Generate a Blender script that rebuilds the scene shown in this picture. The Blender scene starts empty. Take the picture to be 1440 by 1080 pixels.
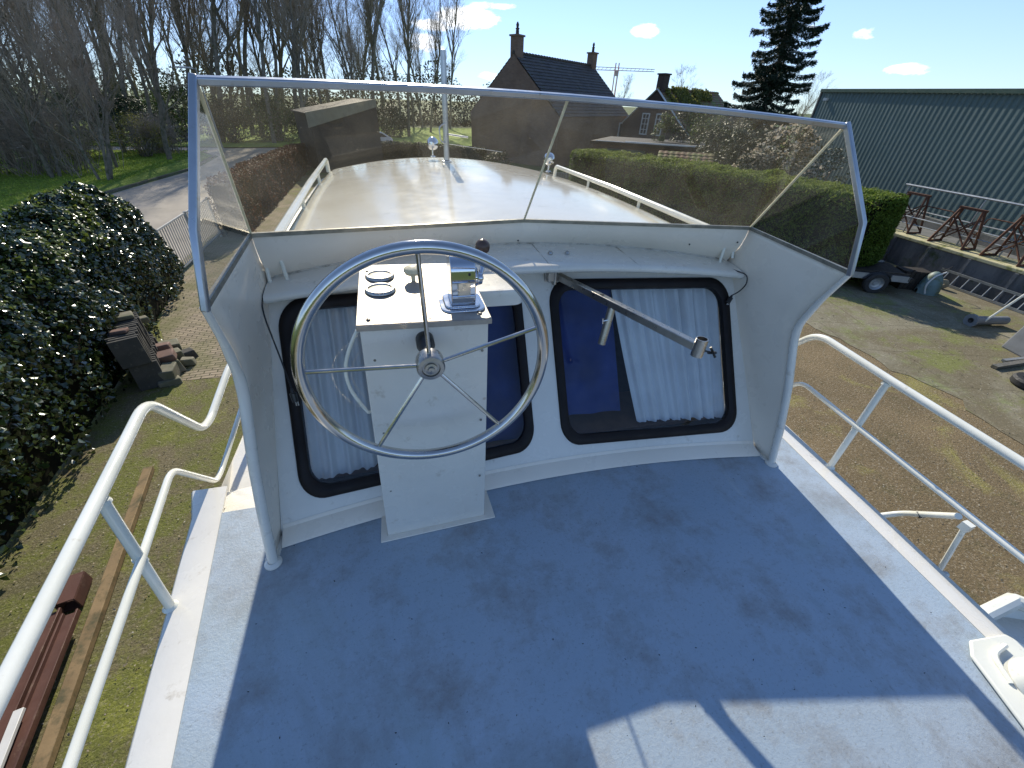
import bpy, bmesh, math, random
import numpy as np
from mathutils import Vector, Matrix, noise as mnoise
R = math.radians
sc = bpy.context.scene
col = sc.collection
V = Vector

# ------------------------------------------------------------------ camera
CAMH = 4.1                       # eye height above the yard
FPX = 557.2                      # focal length in pixels of the 1440 px wide photo


def frame_axes(pitch, yaw, roll):
    p, y, r = R(pitch), R(yaw), R(roll)
    F = V((math.sin(y) * math.cos(p), math.cos(y) * math.cos(p), -math.sin(p)))
    X = V((math.cos(y), -math.sin(y), 0))
    U = X.cross(F)
    return X * math.cos(r) + U * math.sin(r), -X * math.sin(r) + U * math.cos(r), F


def rot3(a):
    return Matrix((a[0], a[1], -a[2])).transposed()


WAX = frame_axes(35.5, 17.68, 2.0)     # axes in the level world
BAX = frame_axes(34.72, 17.68, 3.78)   # axes as seen from the boat, which stands slightly heeled on its cradle
cam_d = bpy.data.cameras.new('camera')
cam = bpy.data.objects.new('camera', cam_d)
col.objects.link(cam)
cam_d.sensor_width = 36
cam_d.lens = FPX / 1440 * 36
cam_d.clip_start = .02
cam_d.clip_end = 3000
cam.matrix_world = Matrix.Translation((0, 0, CAMH)) @ rot3(WAX).to_4x4()
sc.camera = cam
# boat frame: u across from the centre line, y forward, z up from the aft deck
BOAT = Matrix.Translation((0, 0, CAMH)) @ (rot3(WAX) @ rot3(BAX).transposed()).to_4x4() @ Matrix.Translation((.669, 0, -1.6))


def spot(px, py, z=0.0, dist=None):
    """a point of the yard: where the sight line through a photo pixel meets height z, or stands dist metres away"""
    d = WAX[0] * (px - 720) / FPX + WAX[1] * (540 - py) / FPX + WAX[2]
    if dist is not None:
        t = dist / math.hypot(d.x, d.y)
    else:
        t = (z - CAMH) / d.z
    return V((0, 0, CAMH)) + d * t


# ------------------------------------------------------------------ object helpers
def tag(o, label=None, cat=None, group=None, kind=None):
    if label: o['label'] = label
    if cat: o['category'] = cat
    if group: o['group'] = group
    if kind: o['kind'] = kind
    return o


def empty(name, loc=(0, 0, 0), rz=0, label=None, cat=None, group=None):
    o = bpy.data.objects.new(name, None)
    o.empty_display_size = .2
    col.objects.link(o)
    o.location = loc
    o.rotation_euler = (0, 0, rz)
    return tag(o, label, cat, group)


def copy_tree(o, parent=None):
    c = o.copy()
    col.objects.link(c)
    c.parent = parent
    for ch in [q for q in bpy.data.objects if q.parent == o]:
        copy_tree(ch, c)
    return c


class MB:
    def __init__(s):
        s.v = []; s.f = []; s.m = []; s.cur = 0

    def add(s, vs, fs):
        b = len(s.v)
        s.v += [tuple(p) for p in vs]
        s.f += [tuple(i + b for i in f) for f in fs]
        s.m += [s.cur] * len(fs)
        return s

    def box(s, c, size, rot=None, taper=None):
        hx, hy, hz = size[0] / 2, size[1] / 2, size[2] / 2
        vs = []
        for dz in (-1, 1):
            k = 1 if dz < 0 or taper is None else taper
            for dx, dy in ((-1, -1), (1, -1), (1, 1), (-1, 1)):
                p = V((dx * hx * k, dy * hy * k, dz * hz))
                if rot is not None: p = rot @ p
                vs.append(p + V(c))
        return s.add(vs, [(3, 2, 1, 0), (4, 5, 6, 7), (0, 1, 5, 4), (1, 2, 6, 5), (2, 3, 7, 6), (3, 0, 4, 7)])

    def bar(s, a, b, w, h, up=(0, 0, 1)):
        """rectangular bar from a to b"""
        a, b = V(a), V(b)
        d = (b - a).normalized()
        x = d.cross(V(up))
        if x.length < 1e-4: x = d.cross(V((0, 1, 0)))
        x.normalize()
        z = x.cross(d)
        vs = []
        for p in (a, b):
            for i, j in ((-1, -1), (1, -1), (1, 1), (-1, 1)):
                vs.append(p + x * w / 2 * i + z * h / 2 * j)
        return s.add(vs, [(0, 1, 2, 3), (7, 6, 5, 4), (4, 5, 1, 0), (5, 6, 2, 1), (6, 7, 3, 2), (7, 4, 0, 3)])

    def tube(s, pts, r, seg=10, closed=False, cap=True):
        pts = [V(p) for p in pts]
        n = len(pts)
        rr = r if isinstance(r, (list, tuple)) else [r] * n
        T = []
        for i in range(n):
            if closed:
                t = pts[(i + 1) % n] - pts[i - 1]
            else:
                t = pts[min(i + 1, n - 1)] - pts[max(i - 1, 0)]
            T.append(t.normalized() if t.length > 1e-9 else V((0, 0, 1)))
        x = T[0].orthogonal().normalized()
        vs = []
        for i in range(n):
            x = (x - T[i] * x.dot(T[i]))
            x = x.normalized() if x.length > 1e-6 else T[i].orthogonal().normalized()
            y = T[i].cross(x)
            for k in range(seg):
                a = 2 * math.pi * k / seg
                vs.append(pts[i] + (x * math.cos(a) + y * math.sin(a)) * rr[i])
        fs = []
        m = n if closed else n - 1
        for i in range(m):
            for k in range(seg):
                a, b = i * seg + k, i * seg + (k + 1) % seg
                j = ((i + 1) % n) * seg
                fs.append((a, b, j + (k + 1) % seg, j + k))
        if cap and not closed:
            fs.append(tuple(range(seg - 1, -1, -1)))
            fs.append(tuple((n - 1) * seg + k for k in range(seg)))
        return s.add(vs, fs)

    def prism(s, poly, vec):
        """closed polygon (3-D points) pushed along vec"""
        n = len(poly); vec = V(vec)
        vs = [V(p) for p in poly] + [V(p) + vec for p in poly]
        fs = [tuple(range(n - 1, -1, -1)), tuple(range(n, 2 * n))]
        for i in range(n):
            j = (i + 1) % n
            fs.append((i, j, n + j, n + i))
        return s.add(vs, fs)

    def lathe(s, prof, c=(0, 0, 0), ax=(0, 0, 1), seg=24):
        """profile [(r, h)] spun round axis ax through c"""
        ax = V(ax).normalized(); x = ax.orthogonal().normalized(); y = ax.cross(x); c = V(c)
        vs = []; fs = []
        for r, h in prof:
            for k in range(seg):
                a = 2 * math.pi * k / seg
                vs.append(c + ax * h + (x * math.cos(a) + y * math.sin(a)) * max(r, 1e-5))
        for i in range(len(prof) - 1):
            for k in range(seg):
                fs.append((i * seg + k, i * seg + (k + 1) % seg, (i + 1) * seg + (k + 1) % seg, (i + 1) * seg + k))
        return s.add(vs, fs)

    def ball(s, c, r, seg=16, sx=1, sy=1, sz=1):
        n = seg // 2
        vs = []; fs = []
        for i in range(n + 1):
            t = math.pi * i / n
            for k in range(seg):
                a = 2 * math.pi * k / seg
                vs.append(V(c) + V((math.sin(t) * math.cos(a) * r * sx, math.sin(t) * math.sin(a) * r * sy, math.cos(t) * r * sz)))
        for i in range(n):
            for k in range(seg):
                fs.append((i * seg + k, (i + 1) * seg + k, (i + 1) * seg + (k + 1) % seg, i * seg + (k + 1) % seg))
        return s.add(vs, fs)

    def grid(s, fn, nu, nv):
        vs = [fn(i / nu, j / nv) for j in range(nv + 1) for i in range(nu + 1)]
        fs = [(j * (nu + 1) + i, j * (nu + 1) + i + 1, (j + 1) * (nu + 1) + i + 1, (j + 1) * (nu + 1) + i) for j in range(nv) for i in range(nu)]
        return s.add(vs, fs)

    def build(s, name, mats, parent=None, smooth=35, bevel=0, bseg=2, matrix=None, recalc=False, solid=0):
        me = bpy.data.meshes.new(name)
        me.from_pydata(s.v, [], s.f)
        if not isinstance(mats, (list, tuple)): mats = [mats]
        for m in mats: me.materials.append(m)
        if len(mats) > 1: me.polygons.foreach_set('material_index', s.m)
        if recalc:
            bm = bmesh.new(); bm.from_mesh(me)
            bmesh.ops.remove_doubles(bm, verts=bm.verts, dist=1e-5)
            bmesh.ops.recalc_face_normals(bm, faces=bm.faces)
            bm.to_mesh(me); bm.free()
        if smooth:
            me.polygons.foreach_set('use_smooth', [True] * len(me.polygons))
            me.set_sharp_from_angle(angle=R(smooth))
        me.update()
        o = bpy.data.objects.new(name, me)
        col.objects.link(o)
        if parent is not None: o.parent = parent
        if matrix is not None: o.matrix_world = matrix
        if solid:
            md = o.modifiers.new('thick', 'SOLIDIFY'); md.thickness = solid; md.offset = -1
        if bevel:
            md = o.modifiers.new('bevel', 'BEVEL'); md.width = bevel; md.segments = bseg; md.limit_method = 'ANGLE'; md.angle_limit = R(30)
        return o


def fillet(pts, rad, n=6):
    """round the inner corners of a polyline"""
    pts = [V(p) for p in pts]
    out = [pts[0]]
    for i in range(1, len(pts) - 1):
        a, b, c = pts[i - 1], pts[i], pts[i + 1]
        r = min(rad, (a - b).length * .45, (c - b).length * .45)
        p, q = b + (a - b).normalized() * r, b + (c - b).normalized() * r
        for k in range(n + 1):
            t = k / n
            out.append(p * (1 - t) ** 2 + b * 2 * t * (1 - t) + q * t * t)
    out.append(pts[-1])
    return out


def rrect(x0, x1, y0, y1, r, n=8):
    """rounded rectangle outline, anticlockwise"""
    out = []
    for cx, cy, a0 in ((x1 - r, y0 + r, -90), (x1 - r, y1 - r, 0), (x0 + r, y1 - r, 90), (x0 + r, y0 + r, 180)):
        for k in range(n + 1):
            a = R(a0 + 90 * k / n)
            out.append((cx + r * math.cos(a), cy + r * math.sin(a)))
    return out


# ------------------------------------------------------------------ materials
class NT:
    def __init__(s, name):
        s.m = bpy.data.materials.new(name)
        s.m.use_nodes = True
        s.t = s.m.node_tree
        s.t.nodes.clear()
        s.out = s.n('ShaderNodeOutputMaterial')

    def n(s, typ, **kw):
        nd = s.t.nodes.new(typ)
        for k, v in kw.items(): setattr(nd, k, v)
        return nd

    def l(s, a, b):
        s.t.links.new(a, b)

    def val(s, sock, v):
        if isinstance(v, bpy.types.NodeSocket): s.l(v, sock)
        else: sock.default_value = v

    def coord(s, obj=True, scale=None):
        tc = s.n('ShaderNodeTexCoord')
        o = tc.outputs['Object' if obj else 'Generated']
        if scale is None: return o
        mp = s.n('ShaderNodeMapping'); mp.inputs['Scale'].default_value = scale
        s.l(o, mp.inputs['Vector'])
        return mp.outputs[0]

    def noise(s, scale, detail=4, rough=.55, vec=None, dist=0):
        nd = s.n('ShaderNodeTexNoise')
        nd.inputs['Scale'].default_value = scale; nd.inputs['Detail'].default_value = detail
        nd.inputs['Roughness'].default_value = rough; nd.inputs['Distortion'].default_value = dist
        s.l(vec if vec is not None else s.coord(), nd.inputs['Vector'])
        return nd.outputs['Fac']

    def ramp(s, fac, stops, interp='LINEAR'):
        nd = s.n('ShaderNodeValToRGB'); nd.color_ramp.interpolation = interp
        el = nd.color_ramp.elements
        while len(el) < len(stops): el.new(.5)
        for e, (p, c) in zip(el, stops):
            e.position = p
            e.color = (c, c, c, 1) if isinstance(c, (int, float)) else (*c, 1)
        s.l(fac, nd.inputs['Fac'])
        return nd.outputs['Color']

    def mix(s, fac, a, b, mode='MIX'):
        nd = s.n('ShaderNodeMix', data_type='RGBA', blend_type=mode)
        s.val(nd.inputs[0], fac)
        for sk, v in ((nd.inputs[6], a), (nd.inputs[7], b)):
            if isinstance(v, bpy.types.NodeSocket): s.l(v, sk)
            else: sk.default_value = (*v, 1) if len(v) == 3 else v
        return nd.outputs[2]

    def math(s, op, a, b=0.0, clamp=False):
        nd = s.n('ShaderNodeMath', operation=op); nd.use_clamp = clamp
        s.val(nd.inputs[0], a); s.val(nd.inputs[1], b)
        return nd.outputs[0]

    def bump(s, h, strength=.3, dist=.01):
        nd = s.n('ShaderNodeBump'); nd.inputs['Strength'].default_value = strength; nd.inputs['Distance'].default_value = dist
        s.l(h, nd.inputs['Height'])
        return nd.outputs[0]

    def bsdf(s, col, rough=.5, metal=0., spec=.5, normal=None, coat=0., **kw):
        b = s.n('ShaderNodeBsdfPrincipled')
        if isinstance(col, bpy.types.NodeSocket): s.l(col, b.inputs['Base Color'])
        else: b.inputs['Base Color'].default_value = (*col, 1)
        s.val(b.inputs['Roughness'], rough); s.val(b.inputs['Metallic'], metal)
        b.inputs['Specular IOR Level'].default_value = spec
        b.inputs['Coat Weight'].default_value = coat
        b.inputs['Coat Roughness'].default_value = .08
        if normal is not None: s.l(normal, b.inputs['Normal'])
        for k, v in kw.items(): s.val(b.inputs[k], v)
        return b.outputs[0]

    def done(s, sh):
        s.l(sh, s.out.inputs[0])
        return s.m


def mottled(name, c1, c2, scale=3., rough=.5, metal=0., spec=.5, bump=.15, bscale=40., coat=0., dirt=None, dscale=6., dlo=.55, dhi=.7, detail=5, spots=None):
    t = NT(name)
    c = t.mix(t.ramp(t.noise(scale, detail), [(.35, 0.), (.65, 1.)]), c1, c2)
    if dirt is not None:
        c = t.mix(t.ramp(t.noise(dscale, 8, .7), [(dlo, 0.), (dhi, 1.)]), c, dirt)
    if spots is not None:
        vo = t.n('ShaderNodeTexVoronoi'); vo.inputs['Scale'].default_value = 7; t.l(t.coord(), vo.inputs['Vector'])
        c = t.mix(t.math('MULTIPLY', t.ramp(vo.outputs['Distance'], [(.02, 1.), (.07, 0.)]), t.ramp(t.noise(3, 3), [(.55, 0.), (.62, .7)])), c, spots)
    rg = t.ramp(t.noise(scale * 3, 3), [(.3, max(rough * .8, .02)), (.7, min(rough * 1.2, 1.))])
    nm = t.bump(t.noise(bscale, 4), bump, .004) if bump else None
    return t.done(t.bsdf(c, rg, metal, spec, nm, coat))


M = {}
M['paint'] = mottled('white_boat_paint', (.77, .74, .665), (.70, .67, .60), 2.5, .26, bump=.12, bscale=45, coat=.35, dirt=(.40, .34, .24), dscale=13, dlo=.60, dhi=.80, spots=(.30, .17, .08))
M['cream'] = mottled('cream_roof_paint', (.86, .80, .66), (.79, .73, .59), 3, .16, bump=.04, bscale=10, coat=.5, dirt=(.50, .44, .32), dscale=7, dlo=.6, dhi=.85)
M['inner_paint'] = mottled('grey_white_paint', (.88, .80, .68), (.82, .74, .62), 2.5, .3, bump=.06, bscale=18, coat=.2, dirt=(.45, .39, .30), dscale=9, dlo=.62, dhi=.85, spots=(.35, .22, .12))
M['rail_paint'] = mottled('white_rail_paint', (.82, .82, .74), (.74, .74, .65), 5, .22, bump=.06, bscale=30, coat=.4, dirt=(.45, .38, .26), dscale=16, dlo=.62, dhi=.8, spots=(.32, .18, .09))
M['stainless'] = mottled('stainless_steel', (.62, .60, .57), (.50, .48, .46), 8, .14, metal=1., bump=.03, bscale=60)
M['brushed'] = mottled('brushed_steel', (.50, .48, .45), (.38, .365, .34), 12, .30, metal=1., bump=.08, bscale=120)
M['chrome'] = mottled('chrome', (.64, .65, .68), (.55, .56, .59), 5, .09, metal=1., bump=0)
M['alu'] = mottled('aluminium_frame', (.50, .52, .55), (.40, .42, .44), 6, .34, metal=.85, bump=.05, bscale=60, dirt=(.30, .27, .2), dscale=25, dlo=.6, dhi=.8)
M['plate'] = mottled('scratched_plate', (.42, .385, .34), (.32, .29, .255), 14, .48, metal=.45, bump=.1, bscale=70, dirt=(.35, .3, .25), dscale=30, dlo=.58, dhi=.8)
M['rubber'] = mottled('black_rubber', (.008, .006, .006), (.014, .009, .008), 5, .5, spec=.25, bump=.1, bscale=60)
M['black'] = mottled('black_plastic', (.012, .012, .013), (.02, .02, .02), 5, .35, bump=0)
M['knob'] = mottled('brown_knob', (.11, .065, .045), (.07, .04, .03), 10, .3, bump=.05)
M['bead'] = mottled('sealant_strip', (.82, .74, .52), (.66, .58, .38), 40, .5, bump=.3, bscale=120)
M['bead2'] = mottled('old_sealant', (.62, .58, .50), (.50, .46, .38), 30, .6, bump=.4, bscale=90, dirt=(.25, .21, .15), dscale=18, dlo=.5, dhi=.65)
M['channel'] = mottled('dull_channel', (.20, .19, .16), (.32, .30, .25), 20, .4, metal=.6, bump=.1)

# blue grey painted deck, worn and spotted
t = NT('blue_deck_paint')
c = t.mix(t.ramp(t.noise(1.6, 6, .6), [(.35, 0.), (.65, 1.)]), (.33, .415, .50), (.385, .455, .53))
c = t.mix(t.math('MULTIPLY', t.ramp(t.noise(3.3, 9, .72), [(.48, 0.), (.66, 1.)]), .75), c, (.23, .225, .215))
c = t.mix(t.math('MULTIPLY', t.ramp(t.noise(.9, 9, .75, dist=.8), [(.50, 0.), (.62, 1.)]), .45), c, (.24, .27, .28))
c = t.mix(t.math('MULTIPLY', t.ramp(t.noise(70, 3, .8), [(.56, 0.), (.70, 1.)]), .5), c, (.18, .18, .17))
c = t.mix(t.math('MULTIPLY', t.ramp(t.noise(1.1, 7, .6, dist=.6), [(.55, 0.), (.7, 1.)]), .6), c, (.33, .42, .45))
vo = t.n('ShaderNodeTexVoronoi'); vo.inputs['Scale'].default_value = 13; t.l(t.coord(), vo.inputs['Vector'])
spk = t.math('MULTIPLY', t.ramp(vo.outputs['Distance'], [(.035, 1.), (.06, 0.)]), t.ramp(t.noise(5, 2), [(.56, 0.), (.6, 1.)]))
c = t.mix(spk, c, (.05, .05, .05))
sct = t.noise(2.2, 3, vec=t.coord(scale=(6, .6, 1)))
c = t.mix(t.math('MULTIPLY', t.ramp(sct, [(.68, 0.), (.74, 1.)]), .35), c, (.5, .56, .58))
M['deck'] = t.done(t.bsdf(c, t.ramp(t.noise(7, 5), [(.3, .32), (.7, .55)]), 0, .45, t.bump(t.noise(90, 8, .75), .6, .004)))

# smoked acrylic of the windscreen
def glazing(name, tint, dust, dust_amt, gl=1.0):
    t = NT(name)
    tr = t.n('ShaderNodeBsdfTransparent'); tr.inputs[0].default_value = (*tint, 1)
    gs = t.n('ShaderNodeBsdfGlossy'); gs.inputs['Roughness'].default_value = .03
    fr = t.n('ShaderNodeFresnel'); fr.inputs['IOR'].default_value = 1.46
    mx = t.n('ShaderNodeMixShader'); gm_ = t.n('ShaderNodeNewGeometry'); t.l(t.math('MULTIPLY', t.math('SUBTRACT', 1.0, gm_.outputs['Backfacing']), t.math('MULTIPLY', fr.outputs[0], gl)), mx.inputs[0]); t.l(tr.outputs[0], mx.inputs[1]); t.l(gs.outputs[0], mx.inputs[2])
    df = t.n('ShaderNodeBsdfDiffuse'); df.inputs[0].default_value = (*dust, 1)
    tl = t.n('ShaderNodeBsdfTranslucent'); tl.inputs[0].default_value = (*dust, 1)
    ad = t.n('ShaderNodeMixShader'); ad.inputs[0].default_value = .6; t.l(df.outputs[0], ad.inputs[1]); t.l(tl.outputs[0], ad.inputs[2])
    d1 = t.ramp(t.noise(3.5, 6, .7), [(.35, .25), (.75, 1.)])
    vo = t.n('ShaderNodeTexVoronoi'); vo.inputs['Scale'].default_value = 34; t.l(t.coord(), vo.inputs['Vector'])
    sp = t.math('MULTIPLY', t.ramp(vo.outputs['Distance'], [(.05, 1.), (.09, 0.)]), t.ramp(t.noise(11, 2), [(.56, 0.), (.6, .6)]))
    amt = t.math('ADD', t.math('MULTIPLY', d1, dust_amt), t.math('MULTIPLY', sp, dust_amt * 9), True)
    m2 = t.n('ShaderNodeMixShader'); t.l(amt, m2.inputs[0]); t.l(mx.outputs[0], m2.inputs[1]); t.l(ad.outputs[0], m2.inputs[2])
    return t.done(m2.outputs[0])


M['smoked'] = glazing('smoked_acrylic', (.955, .94, .90), (.80, .72, .55), .036)
M['pane'] = glazing('window_glass', (.80, .84, .86), (.6, .6, .6), .008, 1.0)
M['curtain'] = mottled('white_curtain', (.78, .78, .78), (.70, .70, .71), 6, .85, spec=.1, bump=.25, bscale=90)
M['blue_cloth'] = mottled('blue_cloth', (.008, .034, .19), (.004, .016, .10), 4, .7, bump=.1)
M['lining'] = mottled('dark_cabin_lining', (.03, .028, .03), (.05, .045, .045), 4, .6, bump=0)
M['cabin_wood'] = mottled('varnished_wood', (.16, .08, .04), (.10, .05, .025), 12, .35, bump=.1)
# ------------------------------------------------------------------ the motor yacht
yacht = empty('motor_yacht', label='white steel motor yacht on the hard with blue-grey aft deck, steering wheel and tinted windscreen', cat='motor yacht')
yacht.matrix_world = BOAT


def Y(mb, name, mat, parent=None, **kw):
    return mb.build(name, mat, parent if parent is not None else yacht, **kw)


def u_out(y): return 1.50 + .13 * min(y, 1.7) - (.05 * (y + .2) ** 2 if y < -.2 else 0)
def wall_y(u, z=0.): return 1.37 - .12 * (u / 1.28) ** 2 + .64 * z
def wall_pt(u, z, off=0.):
    # on the sloping aft bulkhead, off metres towards the helm
    return V((u, wall_y(u, z) - off * .842, z + off * .539))


# aft deck: blue field with a white margin all round
ys = [-2.3 + i * .25 for i in range(15)] + [1.455]
mb = MB()
vs = []
for y in ys:
    for k in range(-6, 7):
        vs.append((k / 6 * (u_out(y) - .125), y, 0.))
fs = [(j * 13 + i, j * 13 + i + 1, (j + 1) * 13 + i + 1, (j + 1) * 13 + i) for j in range(len(ys) - 1) for i in range(12)]
mb.add(vs, fs)
deck = Y(mb, 'aft_deck', M['deck'])
for s in (-1, 1):
    mb = MB()
    yy = ys[:-1] + [1.455, 1.62]
    vs = []
    for y in yy:
        uo = u_out(y) + (.03 if y > 1.6 else 0); ui = u_out(y) - .125
        vs += [(s * ui, y, -.01), (s * (ui + .0005), y, .0025), (s * (uo - .012), y, .004), (s * uo, y, -.008), (s * (uo + .004), y, -.07)]
    n = 5
    for j in range(len(yy) - 1):
        for i in range(n - 1):
            f = (j * n + i, j * n + i + 1, (j + 1) * n + i + 1, (j + 1) * n + i)
            mb.add([], []); mb.f.append(f if s > 0 else f[::-1]); mb.m.append(0)
    mb.v = [tuple(p) for p in vs]
    Y(mb, 'deck_margin', M['paint'], deck, smooth=50)
    # sloping end of the raised deck
    mb = MB()
    mb.add([(s * 1.27, 1.455, -.003), (s * 1.60, 1.455, -.003), (s * 1.72, 1.63, -.004), (s * 1.75, 1.9, -.32), (s * 1.27, 1.95, -.32)],
           [(0, 1, 4), (1, 2, 3), (1, 3, 4)] if s > 0 else [(4, 1, 0), (3, 2, 1), (4, 3, 1)])
    Y(mb, 'deck_step', M['paint'], deck)

# hull
def hull_u(y):
    if y < 1.7: return u_out(y) + .005
    t = (y - 1.7) / 7.3
    return (u_out(1.7) + .06) * (1 - t ** 2.6) + .02
mb = MB()
hy = [-2.3 + i * .5 for i in range(8)] + [1.7 + i * 7.3 / 16 for i in range(1, 17)]
def hull_fn(a, b, s):
    y = hy[min(int(round(a * (len(hy) - 1))), len(hy) - 1)]
    top = -.07 if y <= 1.7 else -.32 + .5 * max(0, (y - 3) / 6) ** 2
    z = top + (-1.75 - top) * b
    k = 1 - .12 * b if b < .65 else 1 - .12 * b - (b - .65) ** 2 * 7
    return V((s * hull_u(y) * max(k, .05), y - .35 * b * max(0, (y - 6) / 3), z))
for s in (-1, 1):
    g = MB().grid(lambda a, b: hull_fn(a, b, s), len(hy) - 1, 10)
    mb.add(g.v, g.f if s < 0 else [f[::-1] for f in g.f])
# transom
tr_ = [hull_fn(0, k / 10, 1) for k in range(11)]; tl_ = [hull_fn(0, k / 10, -1) for k in range(11)]
mb.add(tr_ + tl_, [(i, i + 1, 12 + i, 11 + i) for i in range(10)])
hull = Y(mb, 'hull', M['paint'])
for s in (-1, 1):
    pts = [V((s * (hull_u(y) + .015), y, -.16 if y <= 1.7 else -.40 + .5 * max(0, (y - 3) / 6) ** 2)) for y in hy[:-1]]
    Y(MB().tube(pts, .028, 8), 'rubbing_strake', M['paint'], hull)
# side decks and foredeck
mb = MB()
yy = [1.62 + i * .37 for i in range(20)]
vs = []
for y in yy:
    z = -.325 + .5 * max(0, (y - 3) / 6) ** 2
    w = hull_u(y)
    for k in range(-6, 7): vs.append((w * k / 6, y, z + .03 * (1 - (k / 6) ** 2)))
mb.add(vs, [(j * 13 + i, j * 13 + i + 1, (j + 1) * 13 + i + 1, (j + 1) * 13 + i) for j in range(len(yy) - 1) for i in range(12)])
Y(mb, 'foredeck', M['paint'])

# sloping aft bulkhead of the wheelhouse with two windows
WIN = [(-1.185, -.055, .105, .862), (.105, 1.175, .098, .858)]
def win_in(u, z, m):
    for (a, b, c, d) in WIN:
        a, b, c, d = a + m, b - m, c + m, d - m
        r = .11 - m * .5
        if a < u < b and c < z < d:
            cx = min(max(u, a + r), b - r); cz = min(max(z, c + r), d - r)
            if (u - cx) ** 2 + (z - cz) ** 2 < r * r: return True
    return False
NU, NZ = 130, 52
mb = MB()
def wv(i, j):
    z = .93 * j / NZ
    hw = 1.28 - .07 * z
    u = -hw + 2 * hw * i / NU
    return wall_pt(u, z)
idx = {}
for j in range(NZ):
    for i in range(NU):
        z = .93 * (j + .5) / NZ; hw = 1.28 - .07 * z; u = -hw + 2 * hw * (i + .5) / NU
        if win_in(u, z, .024): continue
        q = []
        for a, b in ((i, j), (i + 1, j), (i + 1, j + 1), (i, j + 1)):
            if (a, b) not in idx:
                idx[(a, b)] = len(mb.v); mb.v.append(tuple(wv(a, b)))
            q.append(idx[(a, b)])
        mb.f.append(tuple(q)); mb.m.append(0)
bulk = Y(mb, 'bulkhead', M['paint'])
# kick strip along the foot of the bulkhead and round the console
mb = MB()
n = 40
def kick(t, k):
    u = -1.27 + 2.54 * t
    y = wall_y(u)
    return [V((u, y - .055, .0035)), V((u, y - .048, .012)), V((u, y + .02, .036)), V((u, y + .03, .05))][k]
vs = [kick(i / n, k) for i in range(n + 1) for k in range(4)]
mb.add(vs, [(i * 4 + k, (i + 1) * 4 + k, (i + 1) * 4 + k + 1, i * 4 + k + 1) for i in range(n) for k in range(3)])
Y(mb, 'kick_strip', M['inner_paint'], bulk)

for wi, (a, b, c, d) in enumerate(WIN):
    def ring(m, off):
        return [wall_pt(x, z, off) for x, z in rrect(a + m, b - m, c + m, d - m, .11 - m * .5, 9)]
    rings = [ring(-.004, .001), ring(.0, .012), ring(.012, .018), ring(.03, .018), ring(.044, .010), ring(.046, -.02)]
    mb = MB(); n = len(rings[0]); mb.v = [tuple(p) for r_ in rings for p in r_]
    for k in range(len(rings) - 1):
        for i in range(n):
            j = (i + 1) % n
            mb.f.append((k * n + i, k * n + j, (k + 1) * n + j, (k + 1) * n + i)); mb.m.append(0)
    wfr = Y(mb, 'window', M['rubber'])
    # pane follows the curve of the bulkhead
    ring_ = ring(.04, -.004)
    mb = MB()
    cu, cz = (a + b) / 2, (c + d) / 2
    NR = 14
    rel = [((x - cu), (z - cz)) for x, z in rrect(a + .04, b - .04, c + .04, d - .04, .09, 9)]
    m_ = len(rel)
    mb.v = [tuple(wall_pt(cu + x * k / NR, cz + z * k / NR, -.004)) for k in range(1, NR + 1) for x, z in rel]
    mb.v.append(tuple(wall_pt(cu, cz, -.004)))
    for k in range(NR - 1):
        for i in range(m_):
            j = (i + 1) % m_
            mb.f.append((k * m_ + i, (k + 1) * m_ + i, (k + 1) * m_ + j, k * m_ + j)); mb.m.append(0)
    for i in range(m_): mb.f.append((m_ * NR, i, (i + 1) % m_)); mb.m.append(0)
    Y(mb, 'pane', M['pane'], wfr)
# dark interior with a wooden sill seen through the windows
mb = MB()
def inner(u, z, dy): 
    p = wall_pt(u, z); return V((p.x, p.y + dy, p.z))
mb.add([(-1.24, 1.38, -.05), (1.24, 1.38, -.05), (1.24, 3.6, -.05), (-1.24, 3.6, -.05), (-1.19, 2.2, .93), (1.19, 2.2, .93), (1.19, 3.6, .93), (-1.19, 3.6, .93)],
       [(0, 1, 2, 3), (2, 6, 7, 3), (4, 5, 6, 7), (0, 3, 7, 4), (1, 5, 6, 2)])
Y(mb, 'saloon_lining', M['lining'])
mb = MB().box((0, 1.66, .09), (2.3, .34, .03))
Y(mb, 'saloon_sill', M['cabin_wood'], bevel=.004)

# curtains hang inside, things of their own
def curtain(u0, u1, z0, z1, dy, amp, waves, name, mat, label, cat, seed, lean=0.):
    rnd = random.Random(seed)
    ph = [rnd.random() * 6 for _ in range(4)]
    nu, nz = 120, 26
    def fn(i, j):
        z = z0 + (z1 - z0) * j
        e0 = u0 + lean * (1 - j) ** 1.3
        u = e0 + (u1 - e0) * i
        w = math.sin(i * waves * 6.283 + ph[0] + .5 * math.sin(j * 2 + ph[1])) + .45 * math.sin(i * waves * 2.3 * 6.283 + ph[2] + j)
        a = amp * (.45 + .55 * j) * (.5 + .5 * min(1, 1.6 * (i if u1 > u0 else i)))
        p = wall_pt(u, z)
        return V((p.x, p.y + dy + a * w, p.z + .006 * math.sin(i * waves * 6.283 + ph[3]) * (1 - j)))
    g = MB().grid(fn, nu, nz)
    o = g.build(name, mat, None, smooth=180)
    o.matrix_world = BOAT
    return tag(o, label, cat)
curtain(.50, 1.17, .13, .90, .075, .036, 8, 'curtain', M['curtain'], 'pleated white curtain drawn to the right side of the right cabin window', 'curtain', 3, .10)
curtain(-1.17, -.66, .13, .90, .075, .034, 6, 'curtain', M['curtain'], 'pleated white curtain behind the left cabin window, seen through the steering wheel', 'curtain', 5)
curtain(-.66, .06, .11, .91, .10, .006, 2, 'blue_curtain', M['blue_cloth'], 'plain blue curtain filling the part of the left cabin window beside the console', 'curtain', 7)
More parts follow.
